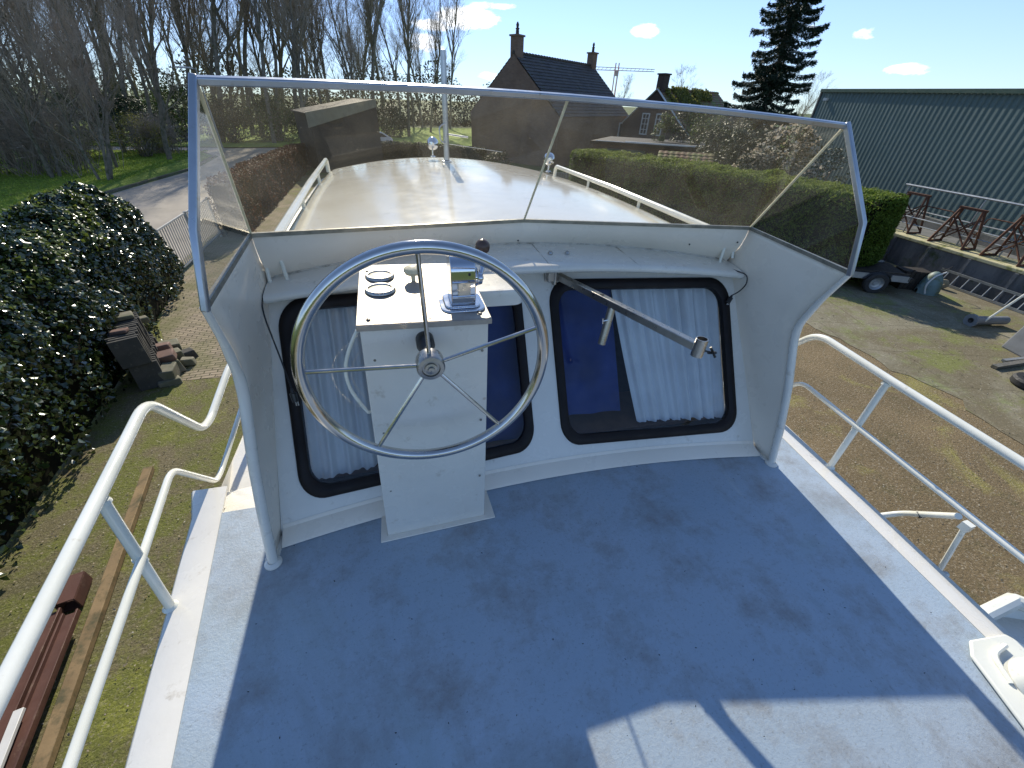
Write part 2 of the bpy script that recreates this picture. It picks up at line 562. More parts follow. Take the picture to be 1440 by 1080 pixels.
curtain(.08, .52, .17, .88, .12, .006, 2, 'blue_curtain', M['blue_cloth'], 'plain blue curtain in the left half of the right cabin window', 'curtain', 8, .03)

# shelf over the windows
def lip_y(u): return 1.80 - .055 * (u / 1.2) ** 2
def coam_y(u): return 2.115 - .225 * (u / 1.2) ** 2
def cz(u): return .06 * (1 - (u / 1.2) ** 2)
mb = MB(); n = 48; pr = []
for i in range(n + 1):
    u = -1.205 + 2.41 * i / n
    y0, y1 = lip_y(u) - .012, coam_y(u)
    k0 = cz(u)
    pr.append([(u, wall_y(u, .885) + .02, .885 + k0 * .6), (u, y0 + .03, .880 + k0), (u, y0 + .010, .882 + k0), (u, y0 + .001, .890 + k0), (u, y0 - .001, .903 + k0), (u, y0 + .006, .915 + k0), (u, y0 + .022, .921 + k0), (u, (y0 + y1) / 2, .932 + k0), (u, y1, .94 + k0)])
k_ = len(pr[0])
mb.v = [p for row in pr for p in row]
for i in range(n):
    for k in range(k_ - 1):
        mb.f.append((i * k_ + k, (i + 1) * k_ + k, (i + 1) * k_ + k + 1, i * k_ + k + 1)); mb.m.append(0)
shelf = Y(mb, 'dash_shelf', M['paint'], smooth=60, recalc=True)
for u, y in ((.112, 1.945), (.205, 1.94)):
    Y(MB().lathe([(.0, .012), (.006, .012), (.011, .006), (.013, 0)], (u, y, .994), (0, 0, 1), 12), 'bolt', M['brushed'], shelf)
# coaming between shelf and windscreen, straight along each half
SB = V((1.2, 1.812, 1.14)); SC = V((0, 2.08, 1.126))
ST = V((1.113, 1.457, 1.616)); TC = V((0, 1.65, 1.645))
WL = V((1.188, 1.197, 1.106)); KN = V((1.155, 1.232, 1.30))
mb = MB()
for s in (-1, 1):
    m = 16; vs = []
    for i in range(m + 1):
        t = i / m; u = s * 1.2 * t
        top = V((u, SC.y + (SB.y - SC.y) * t, SC.z + (SB.z - SC.z) * t))
        bot = V((u, coam_y(u), .938 + cz(u)))
        for k in range(5):
            b = k / 4
            p = bot.lerp(top, b); p.y -= .02 * math.sin(b * math.pi)
            vs.append(p)
    fs = [(i * 5 + k, (i + 1) * 5 + k, (i + 1) * 5 + k + 1, i * 5 + k + 1) for i in range(m) for k in range(4)]
    mb.add(vs, fs if s > 0 else [f[::-1] for f in fs])
Y(mb, 'windscreen_coaming', M['inner_paint'], smooth=25)

for u, z_ in ((-.02, 1.02), (.93, 1.03), (-.62, 1.035), (1.17, 1.06)):
    q_ = (z_ - .938 - cz(u)) / (.19 - cz(u)); yy_ = coam_y(u) + (SC.y + (SB.y - SC.y) * abs(u) / 1.2 - coam_y(u)) * q_ - .02 * math.sin(max(q_, 0) * math.pi) - .002
    Y(MB().ball((u, yy_, z_), .0045, 10), 'screw', M['black'], shelf)
Y(MB().tube([V((u_ / 20 * 1.18, coam_y(u_ / 20 * 1.18) - .008, .9425 + cz(u_ / 20 * 1.18))) for u_ in range(-20, 21)], .0055, 6), 'sealant_bead', M['bead2'], shelf)
for u in (.06, -.35, .55):
    Y(MB().bar((u, lip_y(u) + .025, .9222 + cz(u)), (u, coam_y(u) - .02, .9410 + cz(u)), .0025, .0018), 'seam', M['channel'], shelf, smooth=0)

# side wings with a rounded tube along the rear edge
def mx(p, s): return V((p[0] * s, p[1], p[2]))
for s in (-1, 1):
    edge = [WL, V((1.205, 1.27, .95)), V((1.225, 1.325, .80)), V((1.232, 1.318, .72)), V((1.255, 1.24, .48)), V((1.275, 1.18, .24)), V((1.292, 1.135, 0.))]
    inn = [V((1.2, 1.816, 1.14)), V((1.203, 1.905, 1.0)), V((1.212, 1.94, .87)), V((1.222, 1.80, .72)), V((1.243, 1.62, .48)), V((1.262, 1.45, .24)), V((1.28, 1.28, .0))]
    # a finer grid between rear edge and bulkhead corner
    E2 = []; I2 = []
    for i in range(len(edge) - 1):
        for k in range(4):
            E2.append(edge[i].lerp(edge[i + 1], k / 4)); I2.append(inn[i].lerp(inn[i + 1], k / 4))
    E2.append(edge[-1]); I2.append(inn[-1])
    mb = MB(); cols = 6
    vs = [mx(E2[j].lerp(I2[j], i / cols), s) for j in range(len(E2)) for i in range(cols + 1)]
    fs = [(j * (cols + 1) + i, (j + 1) * (cols + 1) + i, (j + 1) * (cols + 1) + i + 1, j * (cols + 1) + i + 1) for j in range(len(E2) - 1) for i in range(cols)]
    mb.add(vs, fs if s < 0 else [f[::-1] for f in fs])
    wing = Y(mb, 'side_wing', M['inner_paint'], smooth=40)
    md = wing.modifiers.new('thick', 'SOLIDIFY'); md.thickness = .012; md.offset = -1
    path = fillet([mx(p, s) for p in [WL] + edge[1:3] + [edge[3]] + edge[4:]], .04, 4)
    rad = [.011 + .008 * min(1, i / (len(path) * .35)) for i in range(len(path))]
    Y(MB().tube(path, rad, 12), 'edge_tube', M['paint'], wing)
    # welded foot
    mb = MB().lathe([(.034, 0), (.033, .006), (.024, .013), (.018, .016)], mx((1.292, 1.135, .001), s), (0, 0, 1), 20)
    mb.bar(mx((1.30, 1.15, .005), s), mx((1.29, 1.30, .005), s), .05, .01)
    Y(mb, 'wing_foot', M['paint'], wing)

# windscreen: four smoked panes in an aluminium frame
ws = MB()
def band(path, w, h, nrm):
    """flat bar swept along a polyline, w across, h thick towards nrm"""
    path = [V(p) for p in path]
    vs = []
    for i, p in enumerate(path):
        t = (path[min(i + 1, len(path) - 1)] - path[max(i - 1, 0)]).normalized()
        nn = V(nrm[i] if isinstance(nrm, list) else nrm); nn = (nn - t * nn.dot(t)).normalized()
        x = t.cross(nn)
        for a, b in ((-1, -1), (1, -1), (1, 1), (-1, 1)):
            vs.append(p + x * w / 2 * a + nn * h / 2 * b)
    fs = [(0, 1, 2, 3)]
    for i in range(len(path) - 1):
        for k in range(4):
            fs.append((i * 4 + k, i * 4 + (k + 1) % 4, (i + 1) * 4 + (k + 1) % 4, (i + 1) * 4 + k))
    b = (len(path) - 1) * 4
    fs.append((b + 3, b + 2, b + 1, b))
    return vs, fs
def ncross(a, b, c): return (b - a).cross(c - a).normalized()
NF = ncross(mx(SB, -1), SC, TC)
top = []
for i in range(13):
    t = i / 12
    a = mx(ST, -1); p = a.lerp(TC, t); p.z += .006 * math.sin(math.pi * t); top.append(p)
for i in range(1, 13):
    p = TC.lerp(ST, i / 12); p.z += .006 * math.sin(math.pi * i / 12); top.append(p)
vs, fs = band(top, .024, .020, [(0, -.3, 1)] * len(top)); ws.add(vs, fs)
for s in (-1, 1):
    pth = [mx(ST, s) + V((0, 0, .01)), mx(KN, s), mx(WL, s) + V((0, 0, -.012))]
    vs, fs = band(pth, .020, .022, [(0, -1, .4)] * 3); ws.add(vs, fs)
frame = Y(ws, 'windscreen', M['alu'], smooth=30, bevel=.004, recalc=True)
# lower dark channels and pale sealed joints
ch = MB()
vs, fs = band([mx(WL, -1), mx(SB, -1), SC, SB, WL], .018, .016, [(0, 0, 1)] * 5); ch.add(vs, fs)
Y(ch, 'lower_channel', M['channel'], frame, recalc=True)
for a, b, r_ in ((mx(ST, -1), mx(SB, -1), .0045), (ST, SB, .0045), (TC, SC, .004)):
    Y(MB().bar(a, b, r_ * 2.2, r_ * 1.8), 'joint_strip', M['bead'], frame, bevel=.001)
def pane(pts, nm):
    mb = MB()
    c = sum(pts, V((0, 0, 0))) / len(pts)
    n_ = ncross(*pts[:3])
    P = [p + (c - p).normalized() * .003 for p in pts]
    mb.prism([p - n_ * .002 for p in P], n_ * .004)
    return Y(mb, nm, M['smoked'], frame, smooth=0, recalc=True)
for s in (-1, 1):
    pane([mx(SB, s), SC, TC, mx(ST, s)], 'pane')
    pane([mx(WL, s), mx(SB, s), mx(ST, s), mx(KN, s)], 'side_pane')

# white hoop handles at both ends of the shelf
for s in (-1, 1):
    c = V((s * 1.165, 1.86, .93))
    pts = fillet([c + V((-s * .038, .0, -.01)), c + V((-s * .03, .01, .105)), c + V((s * .03, .01, .105)), c + V((s * .03, -.01, -.01 if s < 0 else .035))], .045, 8)
    Y(MB().tube(pts, .0085, 10), 'grab_handle', M['rail_paint'])

# ---------------------------------------------------------------- helm console
mb = MB()
B0 = [(-.835, 1.155, .004), (-.392, 1.165, .004), (-.392, 1.62, .004), (-.835, 1.62, .004)]
B1 = [(-.792, 1.125, 1.052), (-.402, 1.13, 1.046), (-.402, 1.60, 1.073), (-.792, 1.60, 1.078)]
mb.add(B0 + B1, [(0, 1, 5, 4), (1, 2, 6, 5), (2, 3, 7, 6), (3, 0, 4, 7), (4, 5, 6, 7)])
console = Y(mb, 'helm_console', M['paint'], smooth=20, bevel=.004)
mb = MB()
mb.prism([(-.80, 1.115, 1.056), (-.394, 1.118, 1.049), (-.396, 1.56, 1.075), (-.80, 1.53, 1.081)], (0, 0, .004))
mb.prism([(-.80, 1.113, 1.042), (-.394, 1.116, 1.035), (-.394, 1.116, 1.0525), (-.80, 1.113, 1.0595)], (0, -.003, 0))
Y(mb, 'top_plate', M['plate'], console, bevel=.0015)
mb = MB()
mb.prism([(-.865, 1.125, .001), (-.345, 1.14, .001), (-.352, 1.33, .001), (-.392, 1.33, .001), (-.392, 1.166, .001), (-.835, 1.156, .001), (-.835, 1.33, .001), (-.86, 1.33, .001)], (0, 0, .006))
Y(mb, 'base_flange', M['inner_paint'], console, bevel=.003)
for y, gz in ((1.46, 1.080), (1.345, 1.0735)):
    g = MB().lathe([(.0, .004), (.038, .004), (.040, .009), (.046, .009), (.050, .004), (.051, 0)], (-.728, y, gz), (0, -.0, 1), 36)
    go = Y(g, 'gauge', M['brushed'], console)
    t_ = M.setdefault('dial', mottled('faded_dial', (.34, .30, .20), (.26, .22, .14), 30, .35, bump=0, dirt=(.12, .10, .08), dscale=40, dlo=.6, dhi=.66))
    Y(MB().lathe([(.0, .0), (.037, 0.)], (-.728, y, gz + .0048), (0, 0, 1), 30), 'dial', t_, go)
Y(MB().lathe([(.008, 0), (.008, .02), (.026, .024), (.032, .034), (.030, .046), (.018, .053), (0, .055)], (-.613, 1.42, 1.075), (0, 0, 1), 24), 'push_knob', M['bead'], console)
for x, y in ((-.772, 1.51), (-.765, 1.145), (-.585, 1.14), (-.425, 1.15), (-.425, 1.52)):
    Y(MB().lathe([(0, .004), (.005, .0035), (.0065, 0)], (x, y, (1.0605 if x < -.6 else 1.054) + (y - 1.115) * .055), (0, 0, 1), 10), 'screw', M['black'], console)
for z_ in (.30, .62, .93):
    for k_ in (.02, -.02):
        fx = (-.820 + z_ * .038) if k_ > 0 else -.401
        Y(MB().lathe([(0, .003), (.004, .0025), (.005, 0)], (fx + k_, 1.158 - .03 * z_, z_), (0, -1, 0), 10), 'rivet', M['channel'], console)
pts = [V((-.81 - .052 * math.sin(math.pi * k / 14) - .01 * k / 14, 1.2 - .02 * k / 14, 1.0 - .31 * k / 14)) for k in range(15)]
pts = [V((-.785, 1.21, 1.0))] + pts + [V((-.80, 1.19, .685))]
Y(MB().tube(pts, .006, 10), 'side_handle', M['rail_paint'], console)
Y(MB().lathe([(.028, 0), (.028, .05), (.022, .06), (.016, .16)], (-.607, 1.135, .992), (0, -1, 0), 24), 'shaft', M['black'], console)

# moulded tray to the right of the console
mb = MB()
o_ = [V((x, y, 0)) for x, y in rrect(-.392, -.165, 1.475, 1.81, .05, 6)]
prof = [(1.0, .930), (1.0, .985), (.975, .995), (.90, .995), (.87, .980), (.86, .967)]
c_ = V((-.2785, 1.6425, 0))
n = len(o_); mb.v = []
for k, z in prof: mb.v += [tuple(c_ + (p - c_) * k + V((0, 0, z))) for p in o_]
for a in range(len(prof) - 1):
    for i in range(n): mb.f.append((a * n + i, a * n + (i + 1) % n, (a + 1) * n + (i + 1) % n, (a + 1) * n + i)); mb.m.append(0)
mb.f.append(tuple(range((len(prof) - 1) * n, len(prof) * n))); mb.m.append(0)
mb.f.append(tuple(range(n - 1, -1, -1))); mb.m.append(0)
Y(mb, 'moulded_tray', M['paint'], shelf, smooth=50)

# chromed engine control lever
mb = MB()
base = rrect(-.545, -.400, 1.160, 1.315, .035, 8)
mb.prism([(x, y, 1.056) for x, y in base], (0, 0, .008))
base = rrect(-.530, -.414, 1.174, 1.300, .028, 8)
mb.prism([(x, y, 1.0642) for x, y in base], (0, 0, .006))
# arched housing, its round top seen from the side
arch = [(1.188, 1.070), (1.182, 1.12), (1.186, 1.16)] + [(1.236 + .05 * math.cos(a), 1.175 + .05 * math.sin(a)) for a in [R(180 - 15 * k) for k in range(0, 13)]] + [(1.286, 1.12), (1.282, 1.070)]
mb.prism([(-.510, y, z) for y, z in arch], (.078, 0, 0))
thr = Y(mb, 'throttle_control', M['chrome'], smooth=40, bevel=.007, bseg=3)
mb = MB(); mb.prism([(-.490, 1.1805, 1.10), (-.450, 1.1805, 1.10), (-.450, 1.1795, 1.148), (-.490, 1.1795, 1.148)], (0, -.002, 0))
Y(mb, 'front_plate', M['brushed'], thr, smooth=0)
Y(MB().lathe([(.0, .0), (.030, .0), (.033, -.004), (.033, -.012), (.028, -.016)], (-.436, 1.232, 1.150), (-1, 0, 0), 28), 'boss', M['chrome'], thr)
Y(MB().ball((-.452, 1.187, 1.172), .005, 10), 'button', M['black'], thr)
for z in (1.105, 1.15):
    Y(MB().tube([(-.507, 1.181, z), (-.436, 1.181, z)], .0035, 8), 'moulding', M['chrome'], thr)
mb = MB().lathe([(.020, 0), (.023, .012), (.019, .030), (.006, .036)], (-.436, 1.225, 1.145), (1, 0, 0), 20)
pts = [(-.412, 1.225, 1.145), (-.398, 1.255, 1.165), (-.390, 1.285, 1.185), (-.384, 1.312, 1.202)]
mb.tube(pts, [.009, .008, .0065, .006], 12)
Y(mb, 'lever', M['chrome'], thr)
Y(MB().ball((-.382, 1.325, 1.215), .025, 20, sz=1.05), 'lever_knob', M['knob'], thr)

# steering wheel: rim, five spokes, hub
WC = V((-.605, .962, .990)); wr = .334
rim = MB().tube([WC + V((wr * math.cos(a), .0, wr * math.sin(a))) for a in [2 * math.pi * k / 96 for k in range(96)]], .0165, 16, closed=True)
wheel = Y(rim, 'steering_wheel', M['stainless'], smooth=180)
for ang in (92, 18, -50, -123, 176):
    a = R(ang); d = V((math.cos(a), 0, math.sin(a)))
    Y(MB().tube([WC + V((0, .012, 0)) + d * .03, WC + d * (wr - .012)], .0062, 10), 'spoke', M['stainless'], wheel)
hub = MB().lathe([(.03, -.045), (.040, -.035), (.040, .008), (.036, .014), (.026, .015), (.024, .010), (.018, .010), (.017, .016), (.010, .017), (.009, .024), (.0, .025)], WC + V((0, .005, 0)), (0, -1, 0), 36)
Y(hub, 'hub', M['brushed'], wheel)

# swinging table arm, a square steel tube on a hinge
A0, A1 = V((.155, 1.90, .885)), V((.435, 1.115, .872))
arm = Y(MB().bar(A0, A1, .034, .034), 'table_arm', M['brushed'], bevel=.003)
mb = MB().box((.118, 1.915, .885), (.05, .055, .05)).box((.10, 1.94, .885), (.03, .05, .075))
mb.lathe([(.012, -.04), (.012, .04)], (.135, 1.895, .885), (0, 0, 1), 14)
Y(mb, 'arm_hinge', M['brushed'], arm, bevel=.003)
e = A1 + (A1 - A0).normalized() * .016
Y(MB().lathe([(.019, -.035), (.0235, -.035), (.0235, .04), (.019, .04), (.019, -.03)], e, (0, 0, 1), 24), 'arm_socket', M['brushed'], arm)
mb = MB().tube([e + V((.022, -.005, -.012)), e + V((.06, -.012, -.022))], .004, 8)
mb.tube([e + V((.058, -.03, -.012)), e + V((.06, .006, -.032))], .006, 8)
mb.tube([e + V((.075, -.02, -.04)), e + V((.05, -.005, .0))], .005, 8)
Y(mb, 'wing_nut', M['black'], arm)
m_ = A0.lerp(A1, .47)
Y(MB().lathe([(.0, -.20), (.019, -.20), (.019, -.017)], m_ + V((-.0, .0, 0)), (.16, .12, 1), 20), 'arm_post', M['brushed'], arm)
q = m_ + V((-.022, -.02, -.07))
Y(MB().tube([q, q + V((-.035, -.01, 0))], .004, 8).tube([q + V((-.03, -.01, -.012)), q + V((-.034, -.01, .014))], .004, 8), 'clamp_screw', M['chrome'], arm)
mh = A0.lerp(A1, .38) + V((0, 0, .0176))
Y(MB().lathe([(.0, 0), (.0115, 0)], mh, (0, 0, 1), 20), 'bolt_hole', M['black'], arm, smooth=0)

# guard rails
def rail_u(y): return u_out(min(max(y, -1.8), 1.7)) - .035
for s in (-1, 1):
    def P(y, z, du=0.): return V((s * (rail_u(y) - .04 * z / .6 + du), y, z))
    top = [P(-1.8, .60), P(-.9, .61), P(0, .62), P(.5, .625), P(1.03, .63), P(1.47, .64), P(1.80, .235, .0), P(1.92, .19, .01), P(2.35, .25, .02), P(3.6, .28, -.02)]
    tp = fillet(top, .09, 7)
    rail = Y(MB().tube(tp, .0185, 14), 'guard_rail', M['rail_paint'], smooth=60)
    mid = fillet([P(-1.8, .30), P(-.5, .31), P(.5, .32), P(1.03, .325), P(1.42, .335), P(1.74, -.07), P(1.84, -.10, .01), P(2.4, -.04, .02), P(3.6, 0, -.02)], .06, 6)
    Y(MB().tube(mid, .0135, 12), 'mid_rail', M['rail_paint'], rail, smooth=60)
    for y in (1.035, -.55, -1.75):
        f0 = V((s * (u_out(y) - .015), y, .0))
        mb = MB().tube([f0, P(y - .015, .615)], .016, 12)
        mb.lathe([(.026, 0), (.02, .008), (.016, .012)], f0 + V((0, 0, .003)), (0, 0, 1), 16)
        jt = P(y - .015, .60); mb.tube([jt, jt + V((0, 0, .012))], [.021, .0185], 12)
        jm = f0.lerp(P(y - .015, .615), .505); mb.tube([jm - V((0, 0, .014)), jm + V((0, 0, .014))], .0185, 12)
        Y(mb, 'stanchion', M['rail_paint'], rail)
    for y in (2.9, 3.6):
        Y(MB().tube([V((s * (rail_u(y) + .02), y, -.31)), P(y, .27)], .016, 12), 'stanchion', M['rail_paint'], rail)
    Y(MB().tube(fillet([V((s * 1.56, 1.93, -.33)), V((s * 1.56, 2.0, -.14)), V((s * 1.60, 3.4, .0))], .05, 5), .022, 12), 'side_deck_rail', M['rail_paint'], rail)

# wheelhouse roof, crowned, with rounded sides
def roof_front(u): return 5.28 - .5 * (u / 1.22) ** 2
def roof_pt(a, b):
    u = -1.235 + 2.47 * a
    k = abs(u) / 1.235
    y0 = (SC.y - .22 * abs(u) / 1.2) + .012
    y = y0 + (roof_front(u) - y0) * b
    z = 1.10 - .105 * k ** 2 - (.05 * ((k - .93) / .07) ** 2 if k > .93 else 0)
    z += .03 * math.sin(b * math.pi) - .0
    if b > .985: z -= .02
    return V((u, y, z))
mb = MB().grid(roof_pt, 64, 40)
roof = Y(mb, 'cabin_roof', M['cream'], smooth=50)
# cabin sides and front
mb = MB()
vs = []; ring_ = []
for a in [0, .0]: pass
side = [roof_pt(0, j / 10) for j in range(11)] + [roof_pt(i / 16, 1) for i in range(1, 17)] + [roof_pt(1, 1 - j / 10) for j in range(1, 11)]
for p in side:
    d = .0
    vs += [p + V((0, 0, -.002)), V((p.x * 1.02, p.y + (.35 if p.y > 4.6 else 0), -.34))]
n = len(side)
mb.add(vs, [(2 * i, 2 * i + 2, 2 * i + 3, 2 * i + 1) for i in range(n - 1)])
Y(mb, 'cabin_side', M['paint'])
mb = MB().tube([roof_pt(0, 0)] + side[1:-1] + [roof_pt(1, 0)], .014, 8)
Y(mb, 'roof_trim', M['paint'], roof)
for s in (-1, 1):
    pts = fillet([V((s * 1.165, 1.98, .99)), V((s * 1.165, 2.0, 1.075)), V((s * 1.19, 3.4, 1.095)), V((s * 1.215, 4.80, 1.09)), V((s * 1.215, 4.82, .98))], .05, 5)
    mb = MB().tube(pts, .02, 10)
    for y in (2.9, 3.85): mb.tube([(s * (1.17 + .01 * (y - 2)), y, .97), (s * (1.17 + .01 * (y - 2)), y, 1.09)], .012, 8)
    Y(mb, 'roof_handrail', M['rail_paint'])
# mast, horn, searchlight, aerials on the roof
mast = Y(MB().lathe([(.05, 0), (.05, .01), (.028, .018), (.026, .88), (.0, .885)], (-.05, 4.62, 1.12), (0, 0, 1), 16), 'mast', M['alu'])
mb = MB().tube(fillet([V((-.05, 4.60, 1.28)), V((-.11, 4.58, 1.30)), V((-.12, 4.58, 1.42)), V((-.06, 4.60, 1.45))], .05, 5), .007, 8)
mb.tube([(-.03, 4.6, 1.36), (.16, 4.56, 1.345)], .008, 8)
mb.tube([(-.03, 4.6, 1.28), (.5, 4.5, 1.235)], .003, 6)
Y(mb, 'mast_fitting', M['alu'], mast)
for c in ((-.16, 4.9, 1.13), (1.06, 4.62, 1.05)):
    c = V(c)
    mb = MB().lathe([(.03, 0), (.03, .01), (.012, .015), (.012, .08)], c, (0, 0, 1), 14)
    mb.lathe([(.0, -.05), (.03, -.045), (.055, -.01), (.062, .045), (.056, .05), (.05, .045), (.02, .02)], c + V((0, 0, .12)), (.25, 1, .1), 20)
    Y(mb, 'roof_searchlight', M['chrome'])

# folded boarding bracket outside the right rail
o = MB().tube(fillet([V((1.60, .80, -.17)), V((1.80, .72, -.07)), V((1.62, .52, .22))], .06, 5), .0145, 12)
brk = Y(o, 'boarding_bracket', M['rail_paint'])
Y(MB().tube([(1.72, .50, .13), (1.80, .44, -.30)], .011, 10).box((1.72, .50, .14), (.035, .035, .04)), 'bracket_leg', M['rail_paint'], brk)
Y(MB().tube([(1.70, .50, -.26), (1.93, .46, -.28)], .018, 10).tube([(1.70, .40, -.32), (1.92, .34, -.33)], .02, 10), 'bracket_clamp', M['brushed'], brk)
for p in ((1.70, .76, -.12), (1.73, .64, .04)):
    Y(MB().lathe([(.0165, -.012), (.0165, .012)], p, (.6, -.4, .5), 14), 'bracket_ring', M['black'], brk)

# white moulded vent at the right edge of the aft deck
mb = MB()
pl = [V(p) for p in ((1.24, .13, .006), (1.30, .17, .006), (1.47, .15, .006), (1.50, .10, .006), (1.40, -.35, .006), (1.30, -.40, .006), (1.14, -.12, .006))]
mb.prism(pl, (0, 0, .014))
vent = Y(mb, 'deck_vent', M['rail_paint'], bevel=.006)
Y(MB().lathe([(.085, 0), (.078, .05), (.05, .085), (.0, .095)], (1.36, -.0, .02), (.0, -.2, 1), 24), 'vent_dome', M['rail_paint'], vent)
Y(MB().tube(fillet([V((1.27, .03, .022)), V((1.31, .11, .03)), V((1.40, .12, .03))], .03, 5), .009, 8), 'vent_rib', M['rail_paint'], vent)
Y(MB().box((1.25, -.16, .05), (.10, .12, .07)), 'vent_block', M['black'], vent, bevel=.01)

# two power leads hanging from the shelf ends
def cord(pts, plug, label):
    e = empty('power_cord', label=label, cat='cord'); e.matrix_world = BOAT
    MB().tube(fillet(pts, .05, 5), .0032, 8).build('lead', M['black'], e)
    a, b = V(plug[0]), V(plug[1]); d = (b - a)
    MB().tube([a, a + d * .3, a + d * .35, b], [.005, .008, .014, .012], 10).build('plug', M['black'], e)
    MB().tube([b, b + d * .3], .003, 6).tube([b + V((.008, 0, 0)), b + V((.008, 0, 0)) + d * .3], .003, 6).build('pin', M['chrome'], e)
cord([(-1.17, 1.85, .93), (-1.215, 1.75, .915), (-1.205, 1.68, .86), (-1.17, 1.60, .70), (-1.14, 1.52, .60)], ((-1.14, 1.52, .60), (-1.135, 1.50, .545)), 'black power lead hanging from the left end of the shelf with its plug free')
cord([(1.13, 1.83, .93), (1.19, 1.70, .92), (1.20, 1.69, .87), (1.19, 1.71, .82), (1.17, 1.73, .79)], ((1.17, 1.73, .79), (1.14, 1.71, .755)), 'short black power lead at the right end of the shelf by the white hoop')
# ------------------------------------------------------------------ ground, road, lawn
def leafmat(name, cols, rough=.45, spec=.5, transl=.25, hueamt=1.):
    t = NT(name)
    g = t.n('ShaderNodeNewGeometry')
    c = t.ramp(g.outputs['Random Per Island'], [(i / max(len(cols) - 1, 1), k) for i, k in enumerate(cols)])
    b = t.bsdf(c, rough, 0, spec)
    if transl:
        tl = t.n('ShaderNodeBsdfTranslucent'); t.l(c, tl.inputs[0])
        m = t.n('ShaderNodeMixShader'); m.inputs[0].default_value = transl
        t.l(b, m.inputs[1]); t.l(tl.outputs[0], m.inputs[2]); b = m.outputs[0]
    return t.done(b)


M['ivy'] = leafmat('ivy_leaves', [(.012, .022, .008), (.022, .04, .012), (.035, .058, .015), (.07, .10, .02)], .21, .8, .12)
M['sunlit_ivy'] = leafmat('sunlit_ivy_leaves', [(.10, .14, .02), (.17, .21, .035), (.08, .11, .02)], .3, .5, .35)  # paler leaf colour that paints sunlight on the ivy top
M['cypress'] = leafmat('cypress_leaves', [(.055, .10, .012), (.085, .145, .018), (.15, .22, .03)], .6, .25, .3)
M['cypress_tip'] = leafmat('sunlit_cypress_leaves', [(.16, .22, .03), (.24, .30, .05), (.12, .18, .025)], .6, .25, .4)  # yellower green, sunlight put into the leaf colour
M['beech'] = leafmat('dry_beech_leaves', [(.05, .018, .01), (.11, .03, .018), (.09, .05, .025), (.03, .015, .01)], .6, .25, .3)
M['spruce'] = leafmat('spruce_needles', [(.010, .022, .012), (.02, .036, .016), (.04, .055, .03)], .55, .3, .15)
M['bush_leaf'] = leafmat('bush_leaves', [(.03, .055, .012), (.06, .10, .02), (.10, .15, .03)], .5, .3, .35)
M['far_leaf'] = leafmat('far_wood_leaves', [(.05, .05, .03), (.075, .07, .045), (.05, .07, .03)], .7, .2, .2)
M['dark_leaf'] = leafmat('dark_evergreen_leaves', [(.012, .028, .010), (.025, .045, .014), (.04, .065, .02)], .5, .35, .2)
M['blossom'] = leafmat('blossom_petals', [(.30, .24, .17), (.48, .42, .33), (.60, .56, .48)], .6, .2, .4)
M['bud'] = leafmat('bright_leaves', [(.16, .17, .03), (.26, .25, .06), (.12, .12, .04)], .6, .2, .4)
M['litter'] = leafmat('leaf_litter', [(.20, .15, .09), (.34, .29, .20), (.10, .07, .04), (.42, .39, .31)], .7, .2, 0)
M['grass_blade'] = leafmat('grass_blades', [(.17, .25, .035), (.27, .37, .055), (.38, .48, .09)], .55, .25, .4)
M['bark'] = mottled('bark', (.24, .205, .16), (.16, .14, .105), 6, .85, spec=.2, bump=.5, bscale=25, dirt=(.06, .075, .03), dscale=3, dlo=.5, dhi=.7)
M['twig'] = mottled('twigs', (.36, .30, .235), (.27, .225, .175), 2, .8, spec=.2, bump=0)
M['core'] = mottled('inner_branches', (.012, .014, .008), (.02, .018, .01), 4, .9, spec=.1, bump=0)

t = NT('mossy_yard')
n1 = t.ramp(t.noise(.55, 7, .65), [(.38, 0.), (.62, 1.)])
c = t.mix(n1, (.20, .165, .095), (.15, .135, .065))
c = t.mix(t.ramp(t.noise(1.7, 8, .7, dist=.5), [(.44, 0.), (.57, 1.)]), c, (.16, .17, .042))
c = t.mix(t.ramp(t.noise(.9, 8, .75), [(.54, 0.), (.66, 1.)]), c, (.27, .28, .055))
c = t.mix(t.math('MULTIPLY', t.ramp(t.noise(38, 4, .7), [(.54, 0.), (.70, 1.)]), .75), c, (.40, .35, .25))
c = t.mix(t.math('MULTIPLY', t.ramp(t.noise(24, 6, .8), [(.28, 1.), (.46, 0.)]), .8), c, (.035, .027, .016))
M['yard'] = t.done(t.bsdf(c, .9, 0, .2, t.bump(t.noise(30, 8, .75), .9, .03)))

t = NT('gravel_yard')
c = t.mix(t.ramp(t.noise(.5, 7, .6), [(.35, 0.), (.65, 1.)]), (.25, .185, .10), (.165, .125, .068))
c = t.mix(t.ramp(t.noise(.75, 6, .6, dist=1.), [(.56, 0.), (.70, 1.)]), c, (.31, .28, .085))
c = t.mix(t.math('MULTIPLY', t.ramp(t.noise(2.4, 8, .75), [(.54, 0.), (.66, 1.)]), .7), c, (.13, .115, .055))
c = t.mix(t.math('MULTIPLY', t.ramp(t.noise(42, 4, .75), [(.55, 0.), (.68, 1.)]), .85), c, (.55, .48, .36))
c = t.mix(t.math('MULTIPLY', t.ramp(t.noise(27, 6, .8), [(.30, 1.), (.48, 0.)]), .8), c, (.085, .065, .035))
M['gravel'] = t.done(t.bsdf(c, .9, 0, .2, t.bump(t.noise(34, 8, .75), .9, .03)))

